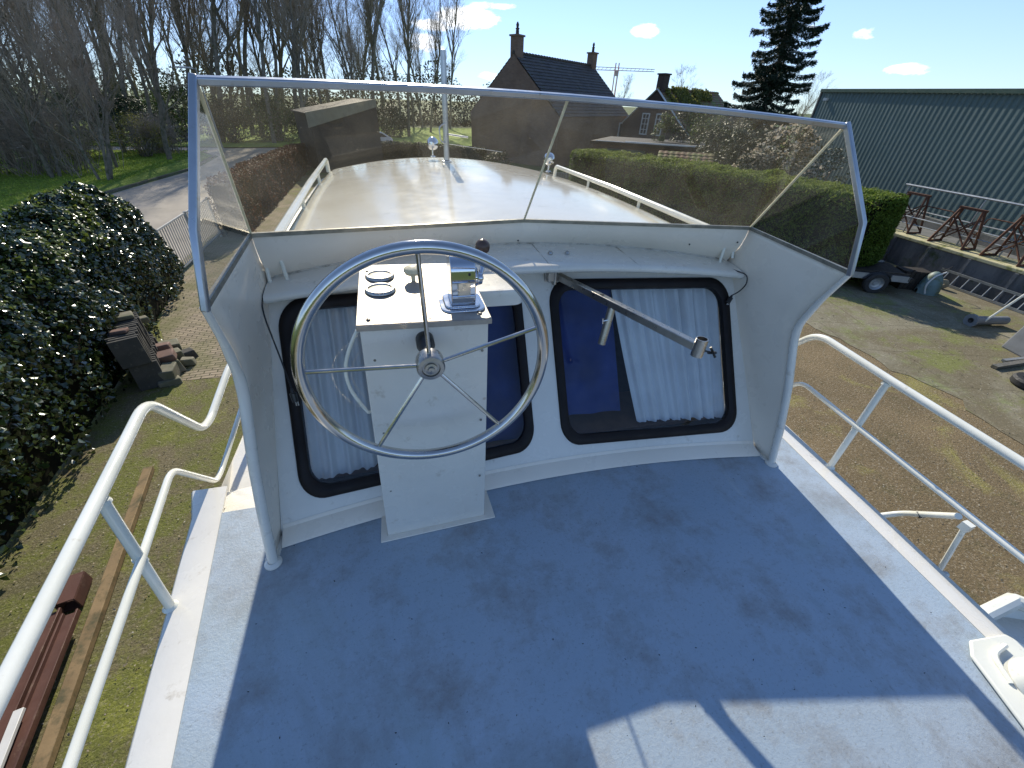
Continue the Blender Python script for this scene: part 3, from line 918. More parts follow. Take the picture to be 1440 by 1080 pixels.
t = NT('old_concrete')
c = t.mix(t.ramp(t.noise(.7, 8, .65), [(.35, 0.), (.65, 1.)]), (.25, .225, .16), (.18, .165, .11))
c = t.mix(t.ramp(t.noise(1.2, 8, .7), [(.52, 0.), (.66, 1.)]), c, (.20, .23, .085))
c = t.mix(t.math('MULTIPLY', t.ramp(t.noise(9, 8, .75), [(.56, 0.), (.68, 1.)]), .7), c, (.42, .40, .31))
c = t.mix(t.math('MULTIPLY', t.ramp(t.noise(.6, 9, .7, dist=.7), [(.42, 0.), (.58, 1.)]), .85), c, (.15, .125, .075))
c = t.mix(t.ramp(t.noise(.8, 8, .7), [(.52, 0.), (.62, 1.)]), c, (.17, .18, .06))
c = t.mix(t.math('MULTIPLY', t.ramp(t.noise(30, 5, .75), [(.56, 0.), (.68, 1.)]), .6), c, (.45, .40, .30))
c = t.mix(t.math('MULTIPLY', t.ramp(t.noise(2.6, 8, .8, vec=t.coord(scale=(1, 2.2, 1))), [(.33, 1.), (.42, 0.)]), .7), c, (.05, .045, .03))
bk = t.n('ShaderNodeTexBrick'); bk.inputs['Scale'].default_value = 1.; bk.inputs['Brick Width'].default_value = 2.0; bk.inputs['Row Height'].default_value = 1.3; bk.inputs['Mortar Size'].default_value = .018
mp_ = t.n('ShaderNodeMapping'); mp_.inputs['Rotation'].default_value = (0, 0, .35); t.l(t.coord(), mp_.inputs[0])
nz_ = t.n('ShaderNodeTexNoise'); nz_.inputs['Scale'].default_value = 3.; t.l(mp_.outputs[0], nz_.inputs['Vector'])
va = t.n('ShaderNodeVectorMath', operation='MULTIPLY_ADD'); t.l(nz_.outputs['Color'], va.inputs[0]); va.inputs[1].default_value = (.12, .12, 0); t.l(mp_.outputs[0], va.inputs[2]); t.l(va.outputs[0], bk.inputs['Vector'])
c = t.mix(t.math('MULTIPLY', bk.outputs['Fac'], .35), c, (.08, .07, .04))
M['slab'] = t.done(t.bsdf(c, .9, 0, .2, t.bump(t.noise(14, 8, .7), .5, .02)))

t = NT('clinker_paving')
bk = t.n('ShaderNodeTexBrick'); bk.inputs['Scale'].default_value = 1.
bk.inputs['Brick Width'].default_value = .21; bk.inputs['Row Height'].default_value = .085; bk.inputs['Mortar Size'].default_value = .008; bk.inputs['Mortar Smooth'].default_value = .3
bk.inputs['Color1'].default_value = (.36, .29, .20, 1); bk.inputs['Color2'].default_value = (.26, .21, .15, 1); bk.inputs['Mortar'].default_value = (.045, .045, .018, 1)
nz = t.n('ShaderNodeTexNoise'); nz.inputs['Scale'].default_value = 1.4; t.l(t.coord(), nz.inputs['Vector'])
vm = t.n('ShaderNodeVectorMath', operation='MULTIPLY_ADD'); t.l(nz.outputs['Color'], vm.inputs[0]); vm.inputs[1].default_value = (.05, .05, 0); t.l(t.coord(), vm.inputs[2])
t.l(vm.outputs[0], bk.inputs['Vector'])
c = t.mix(t.math('MULTIPLY', t.ramp(t.noise(1.1, 7, .7), [(.42, 0.), (.62, 1.)]), .7), bk.outputs['Color'], (.12, .125, .04))
M['clinker'] = t.done(t.bsdf(c, .85, 0, .25, t.bump(t.math('SUBTRACT', 1., bk.outputs['Fac']), .8, .012)))

t = NT('worn_asphalt')
c = t.mix(t.ramp(t.noise(.35, 6, .6), [(.35, 0.), (.65, 1.)]), (.42, .37, .30), (.34, .30, .24))
c = t.mix(t.math('MULTIPLY', t.ramp(t.noise(1.3, 8, .7), [(.55, 0.), (.7, 1.)]), .5), c, (.13, .12, .10))
M['road'] = t.done(t.bsdf(c, .9, 0, .3, t.bump(t.noise(25, 5), .3, .01)))

t = NT('lawn')
c = t.mix(t.ramp(t.noise(.45, 7, .65), [(.35, 0.), (.65, 1.)]), (.21, .31, .045), (.30, .39, .07))
c = t.mix(t.ramp(t.noise(.8, 7, .7), [(.55, 0.), (.68, 1.)]), c, (.18, .19, .06))
c = t.mix(t.math('MULTIPLY', t.ramp(t.noise(9, 6, .8), [(.35, 1.), (.5, 0.)]), .6), c, (.03, .055, .01))
M['lawn'] = t.done(t.bsdf(c, .9, 0, .2, t.bump(t.noise(8, 8, .8), 1., .12)))
M['field'] = mottled('far_grass', (.07, .11, .025), (.10, .13, .035), .05, .9, spec=.2, bump=.4, bscale=2)

# conversion of the level world
def sheet(name, poly, z, mat, kind='structure'):
    o = MB().add([(x, y, z) for x, y in poly], [tuple(range(len(poly)))]).build(name, mat, smooth=0)
    return tag(o, kind=kind)
sheet('ground', [(-900, -300), (900, -300), (900, 1200), (-900, 1200)], 0, M['field'])
sheet('yard', [(-9, -12), (7.2, -12), (7.2, 7), (7.0, 12), (6.8, 30), (-6.2, 30), (-6.2, 20), (-9, 14)], .004, M['yard'])
sheet('gravel_yard', [(7.2, -12), (17.5, -12), (17.5, 30), (6.8, 30), (7.0, 12), (7.2, 7)], .004, M['gravel'])
sheet('gravel_yard', [(2.2, -10), (7.2, -12), (7.2, 7), (7.0, 9.0), (2.2, 9.5)], .008, M['gravel'])
def ragged(poly, step=.25, amp=.28):
    out = []
    for i, a in enumerate(poly):
        a = V((*a, 0)); b = V((*poly[(i + 1) % len(poly)], 0)); n = max(1, int((b - a).length / step)); x = (b - a).normalized(); x = V((-x.y, x.x, 0))
        for k in range(n):
            q = a.lerp(b, k / n); q += x * (mnoise.noise(q * 1.1) * amp * 1.6 + mnoise.noise(q * 4.3) * amp * .6)
            out.append((q.x, q.y))
    return out
sheet('concrete_apron', ragged([(9.2, 5.6), (9.4, 3.6), (8.9, 2.0), (9.9, -1.4), (14.9, -3), (17.0, 8.6), (13.6, 8.8), (9.4, 8.9)]), .012, M['slab'])
sheet('brick_path', [(-4.15, 7.0), (-2.9, 6.9), (-1.3, 7.2), (-1.3, 16.), (-4.5, 24), (-5.9, 24), (-5.9, 14), (-5.5, 11.5), (-4.9, 9.3), (-4.3, 8.0)], .008, M['clinker'])
sheet('road', [(-14.2, 12), (-5.9, 12), (-5.9, 24), (-5.4, 36), (-2.5, 41.5), (22, 43), (22, 48), (-6, 47), (-11.5, 46), (-60, 51), (-60, 47.2), (-13.5, 43.2), (-11.6, 40), (-11.1, 33), (-12.2, 25), (-13.1, 19)], .008, M['road'])
lawn_poly = [(-60, 11), (-13.6, 11), (-13.25, 19), (-12.4, 25), (-11.3, 33), (-11.8, 39.6), (-13.7, 42.8), (-60, 46.6)]
sheet('lawn', lawn_poly, .10, M['lawn'])
mb = MB()
for i in range(1, 7):
    a, b = V((*lawn_poly[i], 0)), V((*lawn_poly[min(i + 1, 7)], 0))
    if i == 7: break
    mb.bar(a + V((0, 0, .055)), b + V((0, 0, .055)), .14, .11)
tag(mb.build('kerb', M['slab'], smooth=0), kind='structure')
sheet('verge', [(-60, 51.4), (-11.6, 46.4), (-6, 47.4), (22, 48.4), (60, 48.4), (60, 80), (-60, 80)], .06, M['lawn'])

rng = np.random.default_rng(11)
rnd = random.Random(4)


def leaf_mesh(name, C, N, size, mat, parent=None, matrix=None, aspect=.62, fold=.25, jitter=.9, loc=None):
    """one mesh of many folded leaves: C centres, N outward normals"""
    C = np.asarray(C, float); N = np.asarray(N, float)
    n = len(C)
    nn = N + rng.normal(0, jitter, (n, 3)); nn /= np.linalg.norm(nn, axis=1)[:, None] + 1e-9
    t = np.cross(nn, rng.normal(0, 1, (n, 3))); t /= np.linalg.norm(t, axis=1)[:, None] + 1e-9
    b = np.cross(nn, t)
    s = (size * rng.uniform(.55, 1.3, n))[:, None]
    w = s * aspect
    p0 = C - t * s * .5; p2 = C + t * s * .5
    p1 = C + b * w * .5 - nn * w * fold; p3 = C - b * w * .5 - nn * w * fold
    vs = np.stack([p0, p1, p2, p3], 1).reshape(-1, 3)
    i = np.arange(n) * 4
    fs = np.stack([np.stack([i, i + 1, i + 2], 1), np.stack([i, i + 2, i + 3], 1)], 1).reshape(-1, 3)
    me = bpy.data.meshes.new(name)
    me.vertices.add(len(vs)); me.vertices.foreach_set('co', vs.ravel())
    me.loops.add(len(fs) * 3); me.loops.foreach_set('vertex_index', fs.ravel().astype(np.int32))
    me.polygons.add(len(fs)); me.polygons.foreach_set('loop_start', (np.arange(len(fs)) * 3).astype(np.int32))
    me.materials.append(mat)
    me.update(calc_edges=True)
    o = bpy.data.objects.new(name, me); col.objects.link(o)
    if parent is not None: o.parent = parent
    if loc is not None: o.location = loc
    return o


def nz3(p, s):
    return mnoise.noise(V(p) * s)


# ------------------------------------------------------------------ hedges
def hedge(name, fn, nsurf, size, mat, label, cat, core=True, jit=.8, depth=.12, aspect=.62, group=None, thing=True):
    """fn(a, b) -> point, normal on the clipped surface; leaves are scattered on and just under it"""
    root = empty(name, (0, 0, 0), label=label, cat=cat, group=group)
    C = []; N = []
    lump = 1.7 if 'ivy' in name else 1.
    for _ in range(nsurf):
        a, b = rnd.random(), rnd.random()
        p, n = fn(a, b)
        k = nz3(p, 1.3) * .16 * lump + nz3(p, 4.) * .09 * (1 + (lump - 1) * .4)
        d = k - abs(rnd.gauss(0, depth))
        C.append(p + n * d); N.append(n)
    leaf_mesh('foliage', C, N, size, mat, root, jitter=jit, aspect=aspect)
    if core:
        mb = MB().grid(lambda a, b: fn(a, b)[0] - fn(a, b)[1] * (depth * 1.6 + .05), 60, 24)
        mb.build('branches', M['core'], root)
    return root


def box_profile(path, width, heights, rnd_top=.25, round_ends=True):
    """surface of a clipped hedge along a ground path: b runs from one foot over the top to the other"""
    path = [V((x, y, 0)) for x, y in path]
    L = [0]
    for i in range(len(path) - 1): L.append(L[-1] + (path[i + 1] - path[i]).length)
    def fn(a, b):
        s = a * L[-1]
        i = 0
        while i < len(path) - 2 and s > L[i + 1]: i += 1
        t = (s - L[i]) / (L[i + 1] - L[i])
        c = path[i].lerp(path[i + 1], t); h = heights[i] * (1 - t) + heights[i + 1] * t
        d = (path[i + 1] - path[i]).normalized(); x = V((d.y, -d.x, 0))
        per = 2 * h + width
        q = b * per
        if q < h: off, z, n = width / 2, q, x
        elif q < h + width: off, z, n = width / 2 - (q - h), h, V((0, 0, 1))
        else: off, z, n = -width / 2, per - q, -x
        # taper to rounded ends
        e = min(s, L[-1] - s)
        k = 1.
        if e < .35: k = .72 + .28 * math.sin(e / .35 * math.pi / 2)
        e2 = min(abs(z - h), rnd_top); 
        edge = rnd_top - min(rnd_top, h - z) if z < h else 0
        off2 = off * k * (1 - .10 * (edge / rnd_top) ** 2 if z < h else 1)
        zz = z * (1 - .02 * (1 - k))
        if z >= h: zz = h - .10 * (abs(off) / (width / 2)) ** 4
        return c + x * off2 + V((0, 0, max(zz, .02))), (n + V((0, 0, .25))).normalized()
    return fn


# big ivy hedge on the left: battered outer face towards the yard
def ivy_fn(a, b):
    y = -2.5 + 14.9 * a
    foot = -4.05 - .03 * max(0, y) - .0055 * max(0, y) ** 2
    h = 2.34
    if y > 10.9: h -= (y - 10.9) ** 2 * .55
    h += .10 * math.sin(y * 1.1 + 2.) + .06 * math.sin(y * 2.7 + 1)
    wdt = 1.75
    ang = b * math.pi
    # superellipse section
    cx = math.cos(ang); sx = math.sin(ang)
    px = foot - wdt / 2 + (wdt / 2) * math.copysign(abs(cx) ** .72, cx)
    pz = h * abs(sx) ** .62
    n = V((cx, 0, sx * .8 + .05)).normalized()
    if y > 11.7:
        k = max(0., 1 - ((y - 11.7) / .75) ** 2) ** .5
        px = (foot - wdt / 2) + (px - (foot - wdt / 2)) * (.3 + .7 * k); pz *= .45 + .55 * k
        n = (n + V((0, 1 - k, 0))).normalized()
    return V((px, y, max(pz, .03))), n
def ivy_sample(a, b): return ivy_fn(a, b * .82)
hedge('ivy_hedge', ivy_sample, 78000, .080, M['ivy'], 'tall bulging hedge of glossy dark ivy along the left of the yard', 'hedge', jit=.62, depth=.10, aspect=.85)
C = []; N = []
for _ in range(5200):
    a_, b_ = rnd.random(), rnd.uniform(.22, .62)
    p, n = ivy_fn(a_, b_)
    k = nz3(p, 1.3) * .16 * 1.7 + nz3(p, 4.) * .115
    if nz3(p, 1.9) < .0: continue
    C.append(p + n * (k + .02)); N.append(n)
leaf_mesh('bright_leaves', C, N, .07, M['sunlit_ivy'], bpy.data.objects['ivy_hedge'], jitter=.6, aspect=.85)  # second leaf layer, its bright colour imitates the sunlit ivy top

hedge('cypress_hedge', box_profile([(13.55, 8.3), (12.4, 11.7), (10.5, 16.6), (9.6, 20.2)], 1.75, [2.25, 2.35, 2.35, 2.3]), 52000, .085, M['cypress'], 'thick clipped green conifer hedge running back from the trailer, bright on top', 'hedge', jit=.7, depth=.06, aspect=.4)
# its near end
def hedge_end(a, b):
    th = (a - .5) * 2
    d = V((-.33, .94, 0)).normalized(); x = V((.94, .33, 0))
    c = V((13.55, 8.3, 0))
    z = b * 2.3
    k = .90 + .1 * math.sin(b * math.pi) - (.25 * ((b - .85) / .15) ** 2 if b > .85 else 0) - (.15 * (1 - b / .25) if b < .25 else 0)
    return c + x * th * .84 * k - d * (.30 * (1 - th ** 2) + .02) * k + V((0, 0, z)), -d
mbn = bpy.data.objects['cypress_hedge']
cf = box_profile([(13.55, 8.3), (12.4, 11.7), (10.5, 16.6), (9.6, 20.2)], 1.75, [2.25, 2.35, 2.35, 2.3])
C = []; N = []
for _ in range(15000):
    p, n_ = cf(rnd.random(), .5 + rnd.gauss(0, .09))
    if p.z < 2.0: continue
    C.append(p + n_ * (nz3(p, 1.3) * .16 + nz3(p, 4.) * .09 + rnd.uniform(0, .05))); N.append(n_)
leaf_mesh('sunlit_tips', C, N, .08, M['cypress_tip'], mbn, jitter=.7, aspect=.35)  # extra leaves in a brighter colour, painting the hedge top as lit
C = []; N = []
for _ in range(9000):
    p, n_ = hedge_end(rnd.random(), rnd.random())
    C.append(p + n_ * (nz3(p, 2.) * .12 - abs(rnd.gauss(0, .05)))); N.append(n_)
leaf_mesh('end_foliage', C, N, .085, M['cypress'], mbn, jitter=.7, aspect=.4)
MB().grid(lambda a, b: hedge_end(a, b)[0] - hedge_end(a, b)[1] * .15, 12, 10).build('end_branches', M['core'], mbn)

hedge('beech_hedge', box_profile([(-5.05, 16.2), (-5.0, 24), (-4.8, 33.5)], .95, [1.75, 1.65, 1.45]), 30000, .075, M['beech'], 'clipped hedge of dry reddish brown beech leaves beside the road', 'hedge', depth=.05, jit=.9)
hedge('clipped_hedge', box_profile([(-4.2, 37.0), (2, 37.4), (7.8, 33.0)], 1.0, [1.25, 1.25, 1.25]), 14000, .10, M['dark_leaf'], 'low dark clipped hedge across the end of the yard, a white car behind it', 'hedge', depth=.05)


# ------------------------------------------------------------------ trees
def branch_tree(seed, H, r0, nmain=3, spread=.5, up=.75, first=.25, multi=1, twig=.012, density=1.0, lean=(0, 0)):
    """returns two mesh builders: trunk with limbs, and crown of fine twigs"""
    rd = random.Random(seed)
    big, fine = MB(), MB()
    def grow(p, d, L, r, lvl):
        n = max(3, int(L / (.6 if lvl < 2 else .35)))
        pts = [p.copy()]; rs = [r]
        q = p.copy(); dd = d.copy()
        kids = []
        for i in range(n):
            wob = .045 if lvl == 0 else (.13 if lvl == 1 else .2)
            dd = (dd + V((rd.gauss(0, wob), rd.gauss(0, wob), rd.gauss(0, wob * .6) + (.05 if lvl else .02)))).normalized()
            q = q + dd * L / n
            t = (i + 1) / n
            pts.append(q.copy()); rs.append(max(r * (1 - .78 * t), twig * .5))
            kids.append((q.copy(), dd.copy(), t, rs[-1]))
        if lvl <= 1: big.tube(pts, rs, 7 if lvl == 0 else 5, cap=False)
        elif lvl == 2: fine.tube(pts, rs, 3, cap=False)
        else: fine.tube(pts, rs, 3, cap=False)
        if lvl >= 4: return
        cnt = [int(16 * density), int(7 * density), int(7 * density), 5][lvl]
        for _ in range(cnt):
            t = rd.uniform(first if lvl == 0 else .2, 1.0)
            k = min(int(t * n), n - 1)
            q, dd2, _, rr = kids[k]
            az = rd.uniform(0, 6.283)
            side = dd2.orthogonal().normalized()
            side = Matrix.Rotation(az, 3, dd2) @ side
            a = rd.uniform(.45, .95) * spread * 1.6
            nd = (dd2 * math.cos(a) + side * math.sin(a) + V((0, 0, .22 * up))).normalized()
            nl = {0: H * rd.uniform(.22, .42) * (1.15 - .75 * t), 1: L * rd.uniform(.3, .6), 2: L * rd.uniform(.35, .65), 3: L * rd.uniform(.35, .6)}[lvl]
            if nl < .12: continue
            grow(q, nd, nl, min(rr * .62, r * .5) if lvl < 3 else twig * .5, lvl + 1)
    for m in range(multi):
        a = rd.uniform(0, 6.28)
        d = V((math.cos(a) * .22 * (multi > 1) + lean[0], math.sin(a) * .22 * (multi > 1) + lean[1], 1)).normalized()
        grow(V((math.cos(a) * .25 * (multi > 1), math.sin(a) * .25 * (multi > 1), -.1)), d, H * rd.uniform(.85, 1), r0 * (1 if m == 0 else .7), 0)
    return big, fine


def tree_proto(name, **kw):
    big, fine = branch_tree(**kw)
    root = empty(name)
    big.build('trunk', M['bark'], root, smooth=80)
    fine.build('crown', M['twig'], root, smooth=0)
    return root
P_T = [tree_proto('bare_tree', seed=3, H=16, r0=.19, spread=.34, twig=.0075, density=1.0),
       tree_proto('bare_tree', seed=8, H=18, r0=.20, spread=.27, twig=.0075, density=1.0, first=.3),
       tree_proto('bare_tree', seed=15, H=13, r0=.16, spread=.5, twig=.0075, density=1.05, first=.15),
       tree_proto('bare_tree', seed=23, H=11, r0=.13, spread=.5, twig=.0075, density=1.0, multi=3, first=.12),
       tree_proto('bare_tree', seed=31, H=17, r0=.16, spread=.24, twig=.0075, density=.95, first=.25)]
used = [False] * len(P_T)
def plant(k, x, y, s, rz, label, group=None, tilt=(0, 0), z=0.):
    o = P_T[k] if not used[k] else copy_tree(P_T[k])
    used[k] = True
    o.location = (x, y, z)
    if tilt == (0, 0) and x < -10: tilt = (-.04, .12)
    o.rotation_euler = (Matrix.Rotation(tilt[0], 3, 'X') @ Matrix.Rotation(tilt[1], 3, 'Y') @ Matrix.Rotation(rz, 3, 'Z')).to_euler(); o.scale = (s, s, s)
    for q in ('label', 'category', 'group'):
        if q in o: del o[q]
    tag(o, label, 'tree', group)
# trees one can tell apart on the lawn
plant(2, -13.8, 37.0, 1.05, .4, 'leaning bare tree with a smooth trunk where the lawn meets the road')
plant(3, -13.9, 28.4, .80, 1.2, 'many-stemmed bare small tree on the lawn, nearest the ivy hedge')
plant(3, -16.6, 29.6, .95, 2.9, 'bare tree of several thin stems at the left edge of the lawn')
plant(0, -20.5, 33.5, 1.05, 4.0, 'thick dark bare trunk forking high, far left of the photo')
plant(1, -24.5, 38.0, 1.0, .8, 'stout tall bare tree behind the forked one at the left edge')
plant(0, -18.2, 41.5, .9, 2.2, 'crooked bare tree near the strip of road behind the lawn')
plant(3, -19.8, 26.5, .85, 5.2, 'low branching bare tree at the left edge of the photo, over the ivy hedge')
plant(4, -16.9, 44.2, .95, 3.3, 'slim bare tree right behind the pale flowering shrub')
plant(2, -15.3, 33.2, .62, 5.5, 'small twiggy bare tree between the many-stemmed one and the leaning one')
k = 0
for y0, n, xa, xb in ((52, 15, -52, -6), (56, 20, -56, 0), (62, 22, -58, 5), (70, 22, -55, 9), (79, 20, -50, 14)):
    for i in range(n):
        x = xa + (xb - xa) * (i + rnd.uniform(.1, .9)) / n
        y = y0 + rnd.uniform(-2.5, 2.5)
        s = rnd.uniform(.92, 1.28) * 1.08
        plant([1, 4, 0, 4, 2][k % 5], x, y, s, rnd.uniform(0, 6.28), 'slender bare tree in the wood beyond the road', 'bare trees of the wood beyond the road', (rnd.gauss(-.04, .03), rnd.gauss(.12 if x < -12 else .06, .03)))
        k += 1
for x, y, s in ((9.0, 92, .85), (4.5, 90, .8), (12.5, 96, .75), (0, 88, .9), (15.5, 99, .62)):
    plant([4, 0, 1][k % 3], x, y, s, rnd.uniform(0, 6), 'distant bare tree between the wood and the gabled brick house', 'distant bare trees left of the brick house'); k += 1
p = spot(1125, 160, dist=75); plant(2, p.x, p.y, .62, 1., 'pale distant bare tree between the spruce and the green shed')
p = spot(963, 140, dist=52); plant(2, p.x, p.y, .56, 2.4, 'bare tree sticking up behind the mossy roof of the further house')
p = spot(868, 140, dist=90); plant(0, p.x, p.y, .52, 2.9, 'small distant bare tree just right of the brick house')


def leafy(name, loc, rad, h, n, size, mat, label, cat, z0=.1, group=None, stems=5, shape=1., jit=.9, hollow=.35, extra=None):
    """a bush or crown: leaf clumps through an uneven volume"""
    root = empty(name, loc, rnd.uniform(0, 6), label, cat, group)
    C = []; N = []
    clumps = []
    for _ in range(int(26 + rad * 16)):
        a = rnd.uniform(0, 6.283); t = rnd.random() ** .8
        rr = rad * (math.sin(math.pi * (.12 + .80 * t)) ** shape) * math.sqrt(rnd.uniform(hollow, 1))
        clumps.append(V((math.cos(a) * rr, math.sin(a) * rr, z0 + (h - z0) * t)))
    per = n // len(clumps)
    for c in clumps:
        cs = rad * rnd.uniform(.16, .34)
        for _ in range(per):
            d = V((rnd.gauss(0, 1), rnd.gauss(0, 1), rnd.gauss(0, .8)))
            p = c + d * cs * .55
            if p.z < .03: p.z = .05
            C.append(p); N.append(V((p.x, p.y, p.z - h * .3)).normalized() + V((0, 0, .4)))
    leaf_mesh('foliage', C, N, size, mat, root, jitter=jit)
    if extra:
        leaf_mesh('blossom', [V(C[i]) * 1.02 for i in rnd.sample(range(len(C)), extra[1])], [N[i] for i in range(extra[1])], extra[2], extra[0], root, jitter=jit, aspect=.8)
    mb = MB()
    for c in rnd.sample(clumps, min(len(clumps), stems * 3)):
        b0 = V((rnd.gauss(0, .08 * rad), rnd.gauss(0, .08 * rad), -.05))
        m = b0.lerp(c, .5) + V((0, 0, .12 * h))
        mb.tube([b0, m, c], [.012 * h + .008, .008 * h + .004, .006], 5, cap=False)
    mb.build('stems', M['bark'], root, smooth=80)
    return root

# evergreen undergrowth of the wood
for i, (x, y, r_, h) in enumerate(((-30, 50.5, 3.0, 4.2), (-24.5, 52, 2.6, 3.8), (-20.5, 50, 2.4, 3.4), (-17.2, 52.5, 2.8, 4.4), (-13.2, 51.5, 2.3, 3.2), (-9.5, 53, 2.6, 3.6), (-35, 47, 3, 4.6), (-27, 43, 2., 2.8), (-6, 55, 2.4, 3.4), (-2.5, 56.5, 2.2, 3.2), (2.2, 60, 2.4, 3), (-40, 52, 3, 5))):
    leafy('evergreen_bush', (x, y, 0), r_, h, 5200, .17, M['bush_leaf'] if i % 2 else M['dark_leaf'], 'rounded evergreen bush under the bare trees beyond the road', 'bush', group='evergreen bushes under the bare trees')
leafy('flowering_shrub', (-15.8, 38.8, .1), 1.7, 2.5, 2400, .09, M['bud'], 'pale yellowish shrub coming into leaf on the lawn beside the leaning tree', 'shrub', stems=9)
leafy('low_shrub', (-18.6, 36.5, .1), 1.9, 1.5, 2600, .09, M['bud'], 'low sprawling shrub with pale new leaves in the middle of the lawn', 'shrub', stems=8)
leafy('low_shrub', (-20.8, 31.2, .1), 1.5, 1.0, 1800, .10, M['bush_leaf'], 'small green shrub at the far left of the lawn, under the thick trunk', 'shrub', stems=6)
# twiggy thickets in front of the trunks on the left
def thicket(loc, w, h, n, seed, label):
    rd = random.Random(seed)
    root = empty('thicket', loc, 0, label, 'thicket')
    mb = MB(); st = MB()
    for i in range(n):
        b = V((rd.gauss(0, w * .35), rd.gauss(0, w * .3), 0))
        t = b + V((rd.gauss(0, w * .35), rd.gauss(0, w * .3), h * rd.uniform(.5, 1.05)))
        m = b.lerp(t, .55) + V((rd.gauss(0, .15), rd.gauss(0, .15), .15))
        (st if i % 4 == 0 else mb).tube([b, b.lerp(m, .5) + V((rd.gauss(0, .16), rd.gauss(0, .16), 0)), m, m.lerp(t, .5) + V((rd.gauss(0, .22), rd.gauss(0, .22), 0)), t], [.018, .015, .011, .007, .004], 3, cap=False)
        for _ in range(13):
            s_ = m.lerp(t, rd.uniform(-.6, 1.))
            e = s_ + V((rd.gauss(0, .45), rd.gauss(0, .45), rd.uniform(-.15, .6)))
            mb.tube([s_, s_.lerp(e, .5) + V((rd.gauss(0, .06), rd.gauss(0, .06), 0)), e], [.008, .006, .003], 3, cap=False)
    mb.build('twigs', M['twig'], root, smooth=0)
    st.build('stems', M['bark'], root, smooth=0)
thicket((-17.5, 31.5, .1), 3.2, 3.6, 200, 1, 'grey brown thicket of bare twigs on the lawn in front of the thick trunks')
thicket((-21.5, 28.5, .1), 3.6, 3.8, 200, 2, 'dense bare thicket at the left edge of the photo, over the ivy hedge')
thicket((-20.5, 37.5, .1), 3.0, 3.6, 200, 3, 'rust tinted bare thicket further back on the lawn')
thicket((-15.6, 41.2, .1), 1.8, 2.4, 160, 5, 'low bare thicket beside the slim tree at the far side of the lawn')
# far wood behind: one mass
C = []; N = []
for _ in range(46000):
    x = rnd.uniform(-95, 40); y = rnd.uniform(84, 96) + abs(x + 20) * .05
    hh = 7.4 + 1.6 * math.sin(x * .21) + 1.5 * math.sin(x * .53 + 1)
    C.append(V((x, y, rnd.random() ** 1.9 * hh))); N.append(V((0, -1, .4)))
tag(leaf_mesh('far_wood', C, N, .42, M['far_leaf'], jitter=1.), 'dark far off wood closing the view behind the bare trees', 'wood', kind='stuff')
# grass on the lawn edge, leaf litter on the yard
C = []; N = []
for _ in range(30000):
    x = -13.0 - abs(rnd.gauss(0, 1)) * 6; y = rnd.uniform(16, 43)
    if x > -13.9 + .06 * min(max(y - 14, 0), 25): continue
    C.append(V((x, y, .13))); N.append(V((rnd.gauss(0, 1), rnd.gauss(0, 1), .2)))
tag(leaf_mesh('grass', C, N, .12, M['grass_blade'], jitter=.3, aspect=.25), 'short green grass standing on the lawn', 'grass', kind='stuff')
C = []; N = []
for _ in range(8000):
    if rnd.random() < .75: x, y = rnd.uniform(2.2, 13.5), rnd.uniform(-3, 9)
    else: x, y = rnd.uniform(-4.4, -1.6), rnd.uniform(0, 9)
    C.append(V((x, y, .022))); N.append(V((0, 0, 1)))
tag(leaf_mesh('leaf_litter', C, N, .022, M['litter'], jitter=.35, aspect=.7), 'dry leaf fragments scattered over the yard', 'leaf litter', kind='stuff')

C = []; N = []
for _ in range(75):
    u, y = rnd.uniform(-1.35, 1.35), rnd.uniform(-.3, 1.2)
    q = BOAT @ V((u, y, .0045)); C.append(q); N.append(V((0, 0, 1)))
tag(leaf_mesh('deck_grit', C, N, .008, M['core'], jitter=.2, aspect=.4), 'dark specks of grit and leaf crumbs on the blue deck', 'grit', kind='stuff')
# ------------------------------------------------------------------ buildings

def brickmat(name, c1, c2, mortar, sc=1.):
    t = NT(name)
    bk = t.n('ShaderNodeTexBrick'); bk.inputs['Scale'].default_value = sc
    bk.inputs['Brick Width'].default_value = .22; bk.inputs['Row Height'].default_value = .065; bk.inputs['Mortar Size'].default_value = .008
    bk.inputs['Color1'].default_value = (*c1, 1); bk.inputs['Color2'].default_value = (*c2, 1); bk.inputs['Mortar'].default_value = (*mortar, 1)
    # walls run both ways: use along-wall distance and height
    tc = t.n('ShaderNodeTexCoord'); sp = t.n('ShaderNodeSeparateXYZ'); t.l(tc.outputs['Object'], sp.inputs[0])
    cb = t.n('ShaderNodeCombineXYZ'); t.l(t.math('ADD', sp.outputs[0], sp.outputs[1]), cb.inputs[0]); t.l(sp.outputs[2], cb.inputs[1])
    t.l(cb.outputs[0], bk.inputs['Vector'])
    c = t.mix(t.math('MULTIPLY', t.ramp(t.noise(.8, 6, .7), [(.45, 0.), (.65, 1.)]), .5), bk.outputs['Color'], tuple(k * .6 for k in c1))
    return t.done(t.bsdf(c, .85, 0, .25, t.bump(bk.outputs['Fac'], .4, .01)))
M['brick'] = brickmat('brown_brick', (.26, .155, .10), (.19, .11, .075), (.24, .21, .17))
M['brick2'] = brickmat('dark_brick', (.10, .065, .05), (.07, .045, .038), (.09, .08, .07))
M['tiles'] = mottled('dark_roof_tiles', (.085, .068, .054), (.055, .045, .038), 1.5, .55, spec=.3, bump=.3, bscale=30, dirt=(.07, .08, .035), dscale=2.5, dlo=.55, dhi=.7)
M['moss_tiles'] = mottled('mossy_orange_tiles', (.22, .12, .06), (.16, .09, .045), 1.5, .6, bump=.3, bscale=30, dirt=(.16, .19, .03), dscale=1.5, dlo=.48, dhi=.6)
M['white_wood'] = mottled('white_woodwork', (.70, .69, .66), (.60, .59, .56), 3, .5, bump=0)
